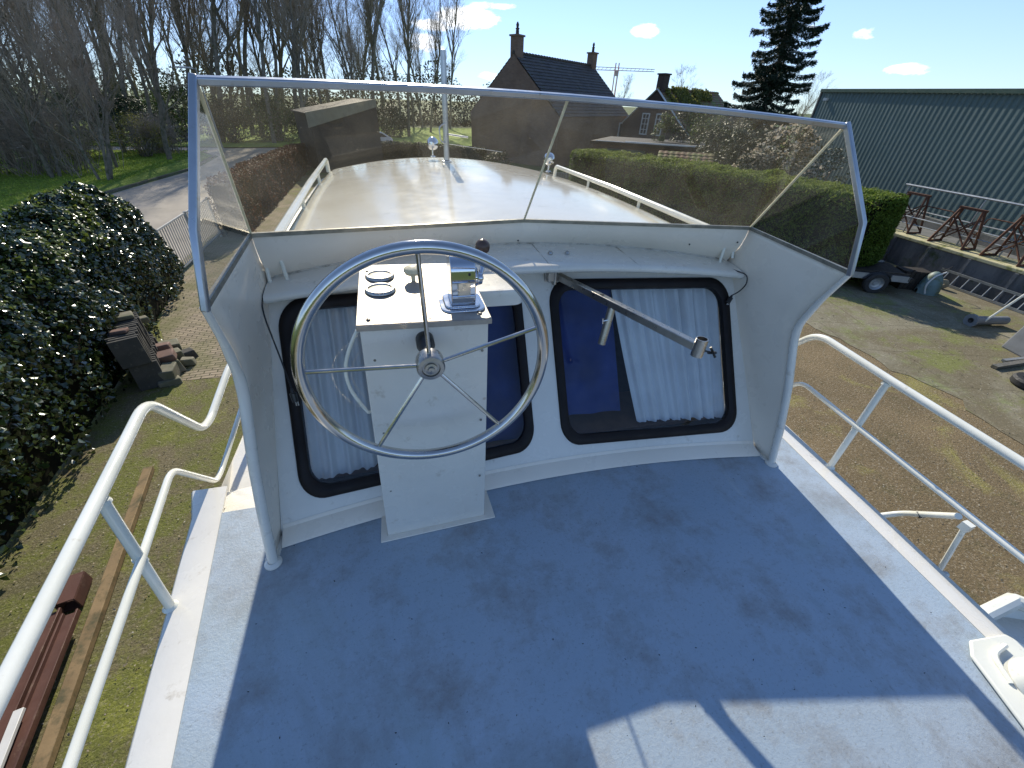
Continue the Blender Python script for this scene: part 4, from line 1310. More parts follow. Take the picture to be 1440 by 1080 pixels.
M['green_wood'] = mottled('dark_green_woodwork', (.02, .06, .045), (.03, .07, .05), 3, .45, bump=0)
M['dark_glass'] = mottled('dark_window_glass', (.02, .025, .03), (.03, .035, .04), 2, .06, spec=.8, bump=0)
M['fascia'] = mottled('pale_fascia', (.27, .24, .16), (.21, .18, .12), 2, .6, bump=.1)
M['dark_boards'] = mottled('dark_stained_boards', (.018, .014, .011), (.03, .024, .018), 6, .7, bump=.3)
M['white_roofing'] = mottled('white_roof_edge', (.72, .72, .72), (.6, .6, .6), 3, .3, bump=.05)


def tiled(mb, a, b, c, d, nu, nv, amp=.035):
    """pantiled slope: a-b along the eave, d-c along the ridge"""
    a, b, c, d = map(V, (a, b, c, d))
    n = (b - a).cross(d - a).normalized()
    per = 4
    def fn(i, j):
        p = a.lerp(b, i).lerp(d.lerp(c, i), j)
        w = abs(math.sin(i * nu * math.pi))
        s = (j * nv) % 1.0
        return p + n * (amp * w + amp * .9 * (1 - s))
    g = MB()
    us = [i / (nu * per) for i in range(nu * per + 1)]
    vsn = []
    for j in range(nv):
        vsn += [(j + .001) / nv, (j + .999) / nv]
    vs = [fn(u, v) for v in vsn for u in us]
    m = len(us)
    fs = [(r * m + i, r * m + i + 1, (r + 1) * m + i + 1, (r + 1) * m + i) for r in range(len(vsn) - 1) for i in range(m - 1)]
    mb.add(vs, fs)


def house(name, loc, rz, L, W, eave, ridge, label, wall, roofm, chim, cat='house', barge=False, over=.12, nt_=(46, 18)):
    root = empty(name, loc, rz, label, cat)
    hw = W / 2
    mb = MB()
    for x, s in ((0, -1), (L, 1)):
        P_ = [(x, -hw, 0), (x, hw, 0), (x, hw, eave), (x, 0, ridge), (x, -hw, eave)]
        mb.add(P_, [tuple(range(5)) if s > 0 else tuple(range(4, -1, -1))])
    mb.add([(0, -hw, 0), (L, -hw, 0), (L, -hw, eave), (0, -hw, eave)], [(0, 1, 2, 3)])
    mb.add([(0, hw, 0), (L, hw, 0), (L, hw, eave), (0, hw, eave)], [(3, 2, 1, 0)])
    mb.build('wall', wall, root, smooth=0)
    rb = MB()
    o = over; dz = (ridge - eave) / hw * o
    tiled(rb, (-.0, -hw - o, eave - dz + .05), (L, -hw - o, eave - dz + .05), (L, 0, ridge + .06), (0, 0, ridge + .06), *nt_)
    tiled(rb, (L, hw + o, eave - dz + .05), (0, hw + o, eave - dz + .05), (0, 0, ridge + .06), (L, 0, ridge + .06), *nt_)
    rf = rb.build('roof', roofm, root, smooth=40)
    rc = MB()
    nr = int(L / .4)
    for i in range(nr):
        rc.tube([(L * i / nr, 0, ridge + .11), (L * (i + .96) / nr, 0, ridge + .09)], [.12, .10], 8)
    rc.build('ridge_tiles', roofm, rf)
    for (x, w_, h_, pot) in chim:
        c = MB().box((x, 0, ridge + h_ / 2 - .5), (w_, .62, h_ + 1.))
        c.box((x, 0, ridge + h_ + .04), (w_ + .16, .78, .10))
        ch = c.build('chimney', wall, rf, smooth=0)
        if pot:
            p_ = MB().lathe([(.13, 0), (.11, .3), (.16, .34), (.08, .4), (.11, .55), (.05, .68), (0, .72)], (x, 0, ridge + h_ + .08), (0, 0, 1), 12)
            p_.build('chimney_pot', M['brick2'], ch)
    if barge:
        for s in (-1, 1):
            MB().bar((-.06, s * (hw + .25), eave - .30), (-.06, 0, ridge + .10), .05, .20, up=(1, 0, 0)).build('bargeboard', M['white_wood'], root, smooth=0)
    return root


def window(root, face, s, z, w, h, L, W, frame, sill=True, bars=(2, 3), shutter=None):
    """framed window on the near long wall ('n'), the left gable ('g')"""
    def P3(a, b, o):
        return V((a, -W / 2 - o, b)) if face == 'n' else V((-o, a, b))
    mb = MB()
    def rect(a0, a1, b0, b1, o0, o1):
        c = (P3(a0, b0, o0) + P3(a1, b1, o1)) / 2
        e = P3(a1, b1, o1) - P3(a0, b0, o0)
        mb.box(c, (abs(e.x), abs(e.y), abs(e.z)))
    a0, a1, b0, b1 = s - w / 2, s + w / 2, z, z + h
    f = .09
    rect(a0, a0 + f, b0, b1, 0, .07); rect(a1 - f, a1, b0, b1, 0, .07)
    rect(a0 + f, a1 - f, b0, b0 + f, 0, .07); rect(a0 + f, a1 - f, b1 - f, b1, 0, .07)
    for i in range(1, bars[0]):
        q = a0 + w * i / bars[0]; rect(q - .025, q + .025, b0 + f, b1 - f, 0, .05)
    for i in range(1, bars[1]):
        q = b0 + h * i / bars[1]; rect(a0 + f, a1 - f, q - .025, q + .025, 0, .048)
    wn = mb.build('window', frame, root, smooth=0)
    g = MB(); c = (P3(a0 + f, b0 + f, .01) + P3(a1 - f, b1 - f, .025)) / 2
    e = P3(a1 - f, b1 - f, .025) - P3(a0 + f, b0 + f, .01)
    g.box(c, (abs(e.x), abs(e.y), abs(e.z))); g.build('glass', M['dark_glass'], wn, smooth=0)
    if shutter:
        mb2 = MB(); c = (P3(a0 + .1, b0 + .05, .03) + P3(a1 - .1, b0 + h * .55, .085)) / 2; e = P3(a1 - .1, b0 + h * .55, .085) - P3(a0 + .1, b0 + .05, .03)
        mb2.box(c, (abs(e.x), abs(e.y), abs(e.z))); mb2.build('lower_panel', shutter, wn, smooth=0)

h1 = spot(722, 76, dist=37)
H1 = house('brick_house', (h1.x, h1.y, 0), R(36.9), 12.5, 8.4, 3.3, h1.z, 'brown brick house with dark pantiled roof and a chimney on each gable', M['brick'], M['tiles'], [(.42, .75, 1.0, True), (12.1, .75, .95, True)])
window(H1, 'n', 11.3, .9, 1.1, 1.9, 12.5, 8.4, M['white_wood'], bars=(1, 2), shutter=M['green_wood'])
MB().box((12.42, -4.27, 1.6), (.09, .09, 3.3)).build('downpipe', M['white_wood'], H1)

h2 = spot(925, 127, dist=43)
H2 = house('brick_house', (h2.x, h2.y, 0), R(24), 10.5, 7.0, 2.5, h2.z, 'darker brick house with white bargeboards, mossy orange roof and one chimney', M['brick2'], M['moss_tiles'], [(.55, .8, 1.05, False)], barge=True, nt_=(38, 16))
window(H2, 'g', -.75, 2.0, .75, 1.6, 10.5, 7.0, M['white_wood'], bars=(2, 4))
window(H2, 'g', .65, 2.0, .75, 1.6, 10.5, 7.0, M['white_wood'], bars=(2, 4))
C = []; N = []
for _ in range(5200):
    s_ = rnd.random() * 7.5 + .6; q = rnd.random() ** 1.4
    if nz3((s_, q * 4, 0), .9) < -.25 + (s_ - 3) * .06: continue
    C.append(V((s_, -3.5 * q - .02, h2.z + .16 - (h2.z - 2.5) * q + rnd.uniform(0, .22)))); N.append(V((0, -.6, .8)))
leaf_mesh('roof_ivy', C, N, .20, M['bud'], H2, jitter=.8)

# low garage with white edged flat roof, and its small tiled porch
g1, g2 = V((12.5, 25.0, 0)), V((17.4, 20.6, 0))
d = (g2 - g1); rz = math.atan2(d.y, d.x)
gr = empty('garage', g1, rz, 'low dark garage with a white edged flat roof behind the green hedge', 'garage')
Lg = d.length
MB().box((Lg / 2, 2.4, 1.1), (Lg, 4.6, 2.2)).build('wall', M['brick2'], gr, smooth=0)
MB().box((Lg / 2, 2.4, 2.27), (Lg + .3, 4.9, .14)).build('roof', M['dark_boards'], gr, smooth=0)
MB().box((Lg * .62, -.08, 2.38), (Lg * .66, .16, .07)).box((Lg * .2, -.06, 2.36), (Lg * .35, .08, .035)).build('roof_edge', M['white_roofing'], gr, smooth=0)
MB().box((Lg * .3, -.05, 1.0), (2.3, .08, 2.0)).build('door', M['green_wood'], gr, smooth=0)
p = spot(930, 217, dist=20.5)
ps = empty('garden_shed', (p.x, p.y, 0), R(-36), 'small shed with an orange brown tiled roof showing over the green hedge', 'shed')
MB().box((1.0, .9, 1.0), (1.9, 1.7, 2.0)).build('wall', M['dark_boards'], ps, smooth=0)
rb = MB(); tiled(rb, (-.15, -.1, 2.02), (2.15, -.1, 2.02), (2.15, .9, 2.5), (-.15, .9, 2.5), 10, 5, .02); tiled(rb, (2.15, 1.9, 2.02), (-.15, 1.9, 2.02), (-.15, .9, 2.5), (2.15, .9, 2.5), 10, 5, .02)
rb.build('roof', M['moss_tiles'], ps, smooth=40)

# long dark outbuilding with pale fascia, left of the mast
a = spot(433, 158, dist=31); b = spot(528, 139, dist=32)
d = V((b.x - a.x, b.y - a.y, 0)); rz = math.atan2(d.y, d.x)
ob = empty('lean_to_shed', (a.x, a.y, 0), rz, 'dark open shed whose pale sloping fascia rises to the right behind the clipped hedge', 'shed')
Lo = d.length
zl, zr = a.z, b.z
MB().prism([(0, .1, 0), (Lo, .1, 0), (Lo, .1, zr - .1), (0, .1, zl - .1)], (0, 5, 0)).build('wall', M['dark_boards'], ob, smooth=0)
MB().prism([(-.15, -.02, zl - .78), (Lo, -.02, zr - .42), (Lo, -.02, zr), (-.15, -.02, zl)], (0, .1, 0)).build('fascia', M['fascia'], ob, smooth=0)
MB().prism([(-.15, .1, zl - .1), (Lo, .1, zr - .1), (Lo, .1, zr - .03), (-.15, .1, zl - .03)], (0, 5.2, 0)).build('roof', M['dark_boards'], ob, smooth=0)

# white car roof over the clipped hedge
cp = spot(520, 205, dist=46)
car = empty('parked_car', (cp.x, cp.y, 0), R(8), 'white car parked beyond the low dark hedge, only its roof showing', 'car')
mb = MB()
sec = [(-2.1, .35), (-2.15, .75), (-1.9, .92), (-1.2, 1.0), (-.6, 1.42), (.5, 1.48), (1.3, 1.35), (1.95, .98), (2.1, .85), (2.12, .35)]
vs = []
for y, k in ((-.82, 1), (-.86, .5), (.86, .5), (.82, 1)):
    pass
mb.prism([(x, -.8, z) for x, z in sec], (0, 1.6, 0))
mb.build('body', M['white_wood'], car, bevel=.08, bseg=3)
MB().prism([(x, -.815, z) for x, z in ((-1.1, 1.02), (-.55, 1.36), (.5, 1.41), (1.2, 1.3), (1.6, 1.02))], (0, 1.63, 0)).build('side_windows', M['dark_glass'], car)
for x in (-1.35, 1.3):
    for y in (-.78, .78):
        MB().lathe([(0, -.1), (.32, -.1), (.32, .1), (0, .1)], (x, y, .32), (0, 1, 0), 20).build('wheel', M['rubber'], car)

# green corrugated shed on the raised yard to the right
M['shed_green'] = mottled('green_corrugated_steel', (.115, .165, .158), (.13, .182, .174), .5, .45, spec=.5, bump=.05, bscale=3)
M['plinth'] = mottled('grey_concrete', (.17, .17, .165), (.12, .125, .12), 1.2, .9, bump=.4, bscale=14, dirt=(.05, .06, .05), dscale=2.2, dlo=.5, dhi=.65)
def shx(y): return 17.69 + .27 * (y - 7.03)
ys0, ys1 = -7.0, 18.25
sh = empty('corrugated_shed', (shx(ys1), ys1, 0), 0, 'huge windowless shed of dark green corrugated steel on the raised yard', 'shed')
o_ = sh.location
mb = MB()
dirw = V((.27, 1, 0)).normalized(); nw = V((-dirw.y, dirw.x, 0)); Ls = (ys1 - ys0) / dirw.y
pitch = .21; n = int(Ls / pitch)
prof = [(0, 0), (.30, 0), (.42, .04), (.82, .04), (.94, 0)]
base = V((0, 0, 0))
pts = []
for i in range(n):
    for f_, o2 in prof:
        q = -dirw * ((i + f_) * pitch) + nw * o2
        pts.append(q)
vs = []
eave = 4.93
for q in pts: vs += [(q.x, q.y, 1.3), (q.x, q.y, eave - .05 + .0)]
fs = [(2 * i + 1, 2 * i, 2 * i + 2, 2 * i + 3) for i in range(len(pts) - 1)]
mb.add(vs, fs)
# gable end, facing the houses
ge = dirw * 0
m_ = -nw
mb.add([(0, 0, 1.3), tuple(m_ * 16 + V((0, 0, 1.3))), tuple(m_ * 16 + V((0, 0, eave))), tuple(m_ * 8 + V((0, 0, eave + .25))), (0, 0, eave)], [(0, 1, 2, 3, 4)])
mb.build('wall', M['shed_green'], sh, smooth=0)
mb = MB()
e0 = V((0, 0, eave)); e1 = -dirw * Ls + V((0, 0, eave))
mb.add([e0, e1, e1 + m_ * 8 + V((0, 0, .25)), e0 + m_ * 8 + V((0, 0, .25)), e1 + m_ * 16, e0 + m_ * 16], [(0, 1, 2, 3), (3, 2, 4, 5)])
mb.build('roof', M['shed_green'], sh, smooth=0)
MB().bar(e0 + nw * .09, e1 + nw * .09, .10, .12).build('gutter', M['green_wood'], sh, smooth=0)
MB().bar(V((0, 0, 1.28)) + nw * .03, V((0, 0, eave)) + nw * .03, .12, .07, up=dirw).build('corner_trim', M['plinth'], sh, smooth=0)
MB().bar(V((0, 0, 1.05)) + nw * .08 + dirw * .05, -dirw * Ls + V((0, 0, 1.05)) + nw * .08, .3, .62).build('plinth', M['plinth'], sh, smooth=0)
lamp = V((0, 0, 4.6)) - dirw * .6 + nw * .12
MB().box(lamp, (.12, .2, .1)).build('wall_lamp', M['white_wood'], sh)
sh.rotation_euler = (.0195, 0, 0)      # the eave drops a little towards the near end

# retaining wall, ledge, galvanised railing
def wx(y): return 15.69 + .135 * (y - 5.31)
rw = empty('retaining_wall', (wx(-7), -7, 0), 0, 'stained concrete retaining wall with a sunlit mossy ledge on top', 'wall')
o_ = rw.location
mb = MB()
Y0, Y1 = -7., 13.5
a, b = V((0, 0, 0)), V((wx(Y1) - wx(Y0), Y1 - Y0, 0))
dw = (b - a).normalized(); nw2 = V((dw.y, -dw.x, 0))
mb.add([a, b, b + V((0, 0, .80)), a + V((0, 0, .80))], [(3, 2, 1, 0)])
for i in range(18):
    q = a + dw * (i * 1.15 + .4)
    mb.bar(q - nw2 * .03 + V((0, 0, .0)), q - nw2 * .03 + V((0, 0, .79)), .10, .08, up=dw)
t = NT('stained_wall')
c = t.mix(t.ramp(t.noise(1.1, 8, .7, vec=t.coord(scale=(1, 1.5, .35))), [(.38, 0.), (.6, 1.)]), (.15, .155, .16), (.065, .07, .08))
c = t.mix(t.ramp(t.noise(2.2, 8, .7), [(.55, 0.), (.7, 1.)]), c, (.05, .07, .03))
M['wall_conc'] = t.done(t.bsdf(c, .85, 0, .3, t.bump(t.noise(14, 7), .5, .02)))
mb.build('face', M['wall_conc'], rw, smooth=0)
M['ledge'] = mottled('mossy_ledge', (.56, .51, .32), (.46, .43, .25), 2.5, .9, spec=.2, bump=.7, bscale=22, dirt=(.16, .18, .04), dscale=4, dlo=.5, dhi=.65)
mb = MB(); yq = (b - a).length
def lg(t_, w_): return a + dw * (yq * t_) + nw2 * w_
lp = [lg(0, -.04), lg(.62, -.04), lg(1, -.04), lg(1, .5), lg(.83, .55), lg(.60, 1.15), lg(0, 1.3)]
mb.prism([q + V((0, 0, .80)) for q in lp], (0, 0, .09))
mb.build('ledge', M['ledge'], rw, smooth=0, bevel=.015)
# upper yard behind it
o = MB().add([(wx(-12) + .5, -12, .86), (60, -12, .86), (60, 30, .86), (wx(Y1) + .4, Y1, .86), (wx(Y1) + .4, Y1, .86)][:4], [(0, 1, 2, 3)]).build('upper_yard', M['plinth'], smooth=0); tag(o, kind='structure')
M['galv'] = mottled('galvanised_steel', (.42, .44, .45), (.32, .34, .35), 5, .45, metal=.7, bump=.1)
M['rust'] = mottled('rusty_steel', (.13, .06, .035), (.085, .04, .026), 6, .8, spec=.3, bump=.5, bscale=50, dirt=(.22, .13, .08), dscale=12, dlo=.6, dhi=.8)
gl = empty('galvanised_railing', (wx(-6) + .75, -6, .86), 0, 'straight galvanised tube railing in front of the green shed', 'railing')
mb = MB()
L2 = 16.6
mb.tube([V((0, 0, 1.33)), dw * L2 + V((0, 0, 1.33))], .03, 8)
mb.build('top_rail', M['galv'], gl)
MB().tube([V((0, 0, .66)), dw * L2 + V((0, 0, .66))], .02, 8).build('mid_rail', M['galv'], gl)
for i in range(8):
    q = dw * (L2 - .15 - 2.3 * i)
    MB().tube([q, q + V((0, 0, 1.33))], .026, 8).build('post', M['galv'], gl)

# rusty steel trestles on the ledge side
def trestle(x, y, rz, w, h, label):
    root = empty('steel_trestle', (x, y, .89), rz, label, 'trestle', 'rusty steel trestles on the ledge')
    wd = .5
    for s in (-1, 1):
        mb = MB()
        mb.bar((s * w / 2, -wd / 2, 0), (s * w * .30, -.04, h), .055, .055); mb.bar((s * w / 2, wd / 2, 0), (s * w * .30, .04, h), .055, .055)
        mb.bar((s * w / 2, -wd / 2, .03), (s * w / 2, wd / 2, .03), .045, .045)
        mb.build('leg_frame', M['rust'], root, smooth=0)
    MB().bar((-w * .36, 0, h + .03), (w * .36, 0, h + .03), .10, .06).build('top_beam', M['rust'], root, smooth=0)
    mb = MB()
    for s in (-1, 1):
        mb.bar((-w * .48, s * wd * .45, .08), (w * .34, s * .07, h * .78), .03, .03)
        mb.bar((w * .48, s * wd * .45 + .031, .08), (-w * .34, s * .07 + .031, h * .78), .03, .03)
    mb.bar((-w * .42, -wd * .3, h * .4), (w * .42, -wd * .3, h * .4), .025, .025)
    mb.build('brace', M['rust'], root, smooth=0)
rzw = math.atan2(dw.y, dw.x)
trestle(wx(9.75) + .55, 9.75, rzw, 1.0, 1.08, 'rusty steel trestle on the ledge, nearest the green hedge')
trestle(wx(8.05) + .42, 8.0, rzw + .06, .95, 1.0, 'rusty cross-braced steel trestle on the ledge, standing alone between its two neighbours')
trestle(wx(6.75) + .42, 6.55, rzw - .05, .95, 1.08, 'rusty cross-braced steel trestle on the ledge at the right edge of the photo')
# grey tube frames behind
def tubeframe(x, y, rz, label):
    root = empty('tube_frame', (x, y, .87), rz, label, 'frame', 'grey tube frames behind the trestles')
    MB().tube(fillet([V((-.55, 0, 0)), V((-.45, 0, .85)), V((.45, 0, .85)), V((.55, 0, 0))], .1, 4), .016, 8).build('hoop', M['rust'], root)
    MB().tube([(-.7, .25, .5), (.7, .25, .5)], .02, 8).tube([(-.7, .25, .3), (.7, .25, .3)], .02, 8).tube([(-.5, .25, 0), (-.5, .25, .55)], .02, 8).tube([(.5, .25, 0), (.5, .25, .55)], .02, 8).build('cross_tube', M['galv'], root)
tubeframe(wx(9.0) + .62, 8.95, rzw, 'low grey tube frame between the two farther trestles')
tubeframe(wx(7.3) + .9, 7.3, rzw, 'low grey tube frame between the two nearer trestles')

# ------------------------------------------------------------------ things on the right yard
M['tyre'] = mottled('tyre_rubber', (.02, .02, .02), (.03, .03, .03), 8, .7, bump=.3)
M['grey_plastic'] = mottled('grey_plastic', (.24, .25, .26), (.19, .20, .21), 4, .4, bump=.05)
ldr = empty('ladder', (15.10, 3.2, .02), math.atan2(1, .135), 'aluminium ladder lying on its edge against the foot of the retaining wall', 'ladder')
Ll = 4.35
MB().box((Ll / 2, -.0, .03), (Ll, .03, .06)).build('rail', M['galv'], ldr, smooth=0)
MB().box((Ll / 2, -.10, .36), (Ll, .03, .06)).build('rail', M['galv'], ldr, smooth=0)
for i in range(15):
    x = .2 + i * .28
    MB().tube([(x, 0, .05), (x, -.10, .34)], .013, 8).build('rung', M['galv'], ldr)

tr = empty('flatbed_trailer', (12.75, 7.35, 0), math.atan2(-.62, 1) + math.pi, 'small flatbed trailer with aluminium sides and black deck, in the shade of the hedge', 'trailer')
# local x runs along the trailer towards its nose, y to the far side
MB().box((.55, -.72, .42), (3.0, 1.44, .10)).build('deck', M['dark_boards'], tr, smooth=0)
for y in (.02, -1.46):
    MB().box((-.62, y, .44), (.44, .03, .16)).box((.9, y, .44), (1.5, .03, .16)).build('side_board', M['galv'], tr, smooth=0)
    mb = MB(); 
    mb.tube([(-.40 + .0, y + .04, .36), (-.30, y + .04, .50), (-.1, y + .04, .58), (.12, y + .04, .50), (.24, y + .04, .36)], .035, 6)
    mb.build('mudguard', M['black'], tr)
    wl = MB().lathe([(.17, -.08), (.26, -.08), (.285, -.05), (.285, .05), (.26, .08), (.17, .08)], (-.08, y + .06, .285), (0, 1, 0), 28).build('wheel', M['tyre'], tr)
    MB().lathe([(0, .03), (.05, .03), (.07, .0), (.12, .01), (.15, .06), (.17, .075)], (-.08, y + .06, .285), (0, 1, 0), 24).build('rim', M['galv'], wl)
    MB().bar((-.8, y, .58), (2.0, y, .58), .03, .03).bar((-.82, y, .4), (-.82, y, .72), .03, .03).bar((.6, y, .4), (.6, y, .6), .03, .03).build('rack_rail', M['black'], tr, smooth=0)
MB().bar((2.05, -.72, .38), (3.1, -.72, .38), .07, .07).build('drawbar', M['galv'], tr, smooth=0)

cr = empty('wooden_crate', (14.3, 7.35, 0), R(-25), 'dark weathered wooden crate between the trailer and the teal dinghy', 'crate')
for i in range(6):
    MB().box((-.3 + i * .12, -.26, .27), (.108, .02, .52)).build('board', M['dark_boards'], cr, smooth=0)
MB().box((0, 0, .26), (.70, .48, .5)).build('body', M['dark_boards'], cr, smooth=0)
M['teal'] = mottled('teal_canvas', (.16, .24, .24), (.11, .17, .17), 3, .6, bump=.2, dirt=(.10, .12, .05), dscale=4, dlo=.5, dhi=.65)
td = empty('covered_dinghy', (14.45, 6.95, 0), R(-20), 'little dinghy bow under faded teal canvas by the retaining wall', 'dinghy')
def dg(a, b):
    x = -.30 + .60 * a; w = math.sin(math.pi * min(max(a, .02), .98)) ** .6
    th = math.pi * b
    return V((x, -.25 - .32 * w * math.cos(th) * .8 + .15, .70 * w * math.sin(th) ** .8 * (1.0 - .25 * a)))
MB().grid(dg, 16, 12).build('canvas', M['teal'], td, smooth=50)
MB().tube([V((-.32 - .10 * math.sin(q * math.pi), -.42, .1 + .5 * q)) for q in [k / 8 for k in range(9)]] + [V((-.1, -.40, .70))], .02, 8).build('pale_hose', M['white_wood'], td)
MB().tube([(.15, -.1, .66), (.35, 0, .74), (.42, .1, .66), (.3, .2, .60)], .012, 6).build('handle', M['black'], td)
wh = MB().lathe([(.03, -.04), (.10, -.045), (.13, -.03), (.13, .03), (.10, .045), (.03, .04), (.03, -.04)], (0, 0, 0), (1, .6, 0), 20).build('barrow_disc', M['fascia'])
wh.location = (15.25, 7.0, .14); tag(wh, 'small pale brown disc standing on the ground at the left end of the ladder', 'disc')

pp = empty('grey_pipe', (13.1, 5.1, .14), math.atan2(-.17, .72), 'short grey pipe with a flanged black mouth lying on the concrete', 'pipe')
MB().lathe([(.06, 0.), (.10, 0), (.10, .9), (.085, .9)], (0, 0, 0), (1, 0, 0), 24).build('tube', M['grey_plastic'], pp)
MB().lathe([(.075, -.01), (.15, -.01), (.155, .03), (.10, .06)], (0, 0, 0), (1, 0, 0), 28).build('flange', M['grey_plastic'], pp)
MB().lathe([(0, .02), (.08, .0)], (0, 0, 0), (1, 0, 0), 20).build('mouth', M['black'], pp)
p0, p1, p2 = V((13.45, 4.88, .25)), V((13.55, 4.55, .95)), V((13.38, 4.31, .02))
tag(MB().tube(fillet([p0 - V((.12, -.1, .15)), V((13.5, 4.72, 1.0)), V((13.48, 4.45, 1.0)), p2], .14, 8), .024, 10).build('bent_rail', M['rail_paint']), 'cream bent tube rail leaning over the grey pipe', 'rail')
tk = empty('grey_tank', (12.95, 3.62, 0), R(-20), 'grey metal tank with a pale rim cut by the right edge of the photo', 'tank')
MB().box((0, 0, .33), (1.1, .8, .66), taper=.88).build('body', M['grey_plastic'], tk, smooth=0, bevel=.04)
MB().tube([(-.5, -.36, .68), (-.5, .36, .68), (.5, .36, .68), (.5, -.36, .68)], .022, 8, closed=True).build('rim', M['rail_paint'], tk)
bp = empty('metal_profile', (11.25, 3.60, .05), math.atan2(-.05, 1.0), 'two thin dark metal profiles lying on the yard near the grey tank', 'metal profile')
MB().bar((0, 0, 0), (1.5, 0, .02), .10, .06).build('profile', M['channel'], bp, smooth=0)
MB().bar((.5, .14, 0), (1.7, .06, .02), .07, .05).build('profile', M['galv'], bp, smooth=0)
lw = empty('scrap_ring', (11.15, 2.98, .09), 0, 'dark rubber ring lying flat at the right edge of the photo', 'rubber ring')
MB().lathe([(.16, -.07), (.26, -.08), (.29, -.04), (.29, .04), (.26, .08), (.16, .07)], (0, 0, 0), (0, 0, 1), 28).build('tread', M['tyre'], lw)

# white inflatable or dinghy lying alongside, right
dn = empty('white_dinghy', (3.55, -.35, 1.05), R(-22), 'white moulded dinghy on its cradle alongside the right of the yacht', 'dinghy')
def dh(a, b):
    x = -1.9 + 2.6 * a
    w = .72 * (1 - max(0, (a - .35) / .65) ** 2.4) ** .5 if a < .999 else 0.001
    th = math.pi * b
    return V((-w * math.cos(th), x, .22 - .62 * w * math.sin(th) ** .7 + .10 * a * a))
MB().grid(dh, 26, 16).build('hull', M['rail_paint'], dn, smooth=60)
rp = [dh(a / 20, 0) for a in range(21)] + [dh(a / 20, 1) for a in range(20, -1, -1)]
MB().tube([q + V((0, 0, .0)) for q in rp], .05, 10).build('gunwale', M['rail_paint'], dn)
MB().grid(lambda a, b: V(((1 - 2 * b) * .93, 0, 0)) * (0.72 * (1 - max(0, (a - .35) / .65) ** 2.4) ** .5) + V((0, -1.9 + 2.6 * a, .16 + .05 * a)), 20, 8).build('foredeck', M['paint'], dn, smooth=60)
MB().box((0, .15, .24), (.12, .16, .08)).build('cleat', M['black'], dn, bevel=.02)
for y in (-1.4, -.2):
    MB().box((0, y, -.62), (.9, .1, .86)).build('cradle', M['dark_boards'], dn, smooth=0)

# ------------------------------------------------------------------ things on the left yard
M['slab_stone'] = mottled('grey_paving_slab', (.09, .085, .075), (.06, .06, .055), 4, .85, spec=.2, bump=.5, bscale=40, dirt=(.16, .15, .12), dscale=9, dlo=.56, dhi=.7)
M['stone2'] = mottled('reddish_paving_stone', (.22, .14, .11), (.16, .11, .09), 5, .85, spec=.2, bump=.5, bscale=40)
M['stone3'] = mottled('mossy_stone', (.22, .20, .15), (.14, .14, .09), 5, .9, spec=.2, bump=.6, bscale=30)
S0 = V((-4.16, 6.86, 0)); sd = V((-.50, 1.35, 0)).normalized(); sxn = V((sd.y, -sd.x, 0)); srz = math.atan2(sxn.y, sxn.x)
sl_me = MB().box((0, 0, 0), (.37, .055, .46)).build('paving_slab', M['slab_stone'], bevel=.006)
first = True
where = ['front slab of the', 'second slab of the', 'third slab of the', 'fourth slab of the', 'fifth slab of the', 'sixth slab of the', 'seventh slab of the', 'eighth slab of the', 'ninth slab of the', 'tenth slab of the', 'eleventh slab of the', 'twelfth slab of the', 'thirteenth slab of the', 'rear slab of the']
for lay in (0, 1):
    for i in range(14):
        o = sl_me if first else sl_me.copy()
        if not first: col.objects.link(o)
        first = False
        q = S0 + sd * (i * .083) + sxn * rnd.uniform(-.02, .02) + sxn * (-.02 if lay else .03)
        o.location = (q.x, q.y, .235 + lay * .455 - (.0 if lay else .0)); o.rotation_euler = (-.09, rnd.uniform(-.03, .03), srz + rnd.uniform(-.03, .03))
        tag(o, '%s %s row of grey slabs stacked on edge by the ivy' % (where[i], 'upper' if lay else 'lower'), 'paving slab', 'grey slabs stacked on edge')
stones = [  # across, along, z, size, material, label
    (.33, .10, .13, (.22, .32, .26), 'stone3', 'pale rough stone low at the front right of the slab stack'),
    (.36, .42, .30, (.26, .24, .14), 'stone2', 'reddish paving stone on the heap beside the slab stack, nearest the front'),
    (.34, .40, .11, (.34, .34, .22), 'stone3', 'broad mossy stone under the reddish one beside the slab stack'),
    (.34, .70, .33, (.24, .20, .16), 'stone2', 'reddish paving stone in the middle of the heap beside the slabs'),
    (.38, .72, .12, (.36, .30, .24), 'stone3', 'grey green stone under the middle of the heap beside the slabs'),
    (.40, 1.02, .14, (.30, .26, .28), 'stone3', 'grey stone at the rear of the heap beside the slabs'),
    (.62, .78, .08, (.22, .18, .16), 'slab_stone', 'dark block at the outer right side of the heap'),
    (.60, .50, .07, (.20, .16, .14), 'stone3', 'small pale block lying on the bricks right of the heap'),
    (.0, .30, .945, (.24, .14, .05), 'stone2', 'flat tan stone lying on the front of the upper slab row'),
    (.02, .88, .965, (.30, .26, .07), 'stone3', 'flat pale tile lying on the rear of the upper slab row'),
    (.24, 1.0, .80, (.18, .16, .10), 'stone3', 'mossy lump on the rear corner of the upper slab row'),
    (.30, -.02, .05, (.34, .20, .10), 'stone3', 'low broken stone on the ground at the foot of the slab stack'),
]
for ac, al, z, sz, m, lb in stones:
    mb = MB(); mb.box((0, 0, 0), sz, taper=rnd.uniform(.85, .98))
    mb.v = [tuple(V(p) + V((rnd.gauss(0, .012), rnd.gauss(0, .012), rnd.gauss(0, .006)))) for p in mb.v]
    o = mb.build('loose_stone', M[m], bevel=.018)
    q = S0 + sd * al + sxn * (ac - .045)
    o.location = (q.x, q.y, z); o.rotation_euler = (rnd.uniform(-.08, .08), rnd.uniform(-.08, .08), srz + rnd.uniform(-.4, .4))
    tag(o, lb, 'stone', 'loose stones heaped on and beside the slabs')

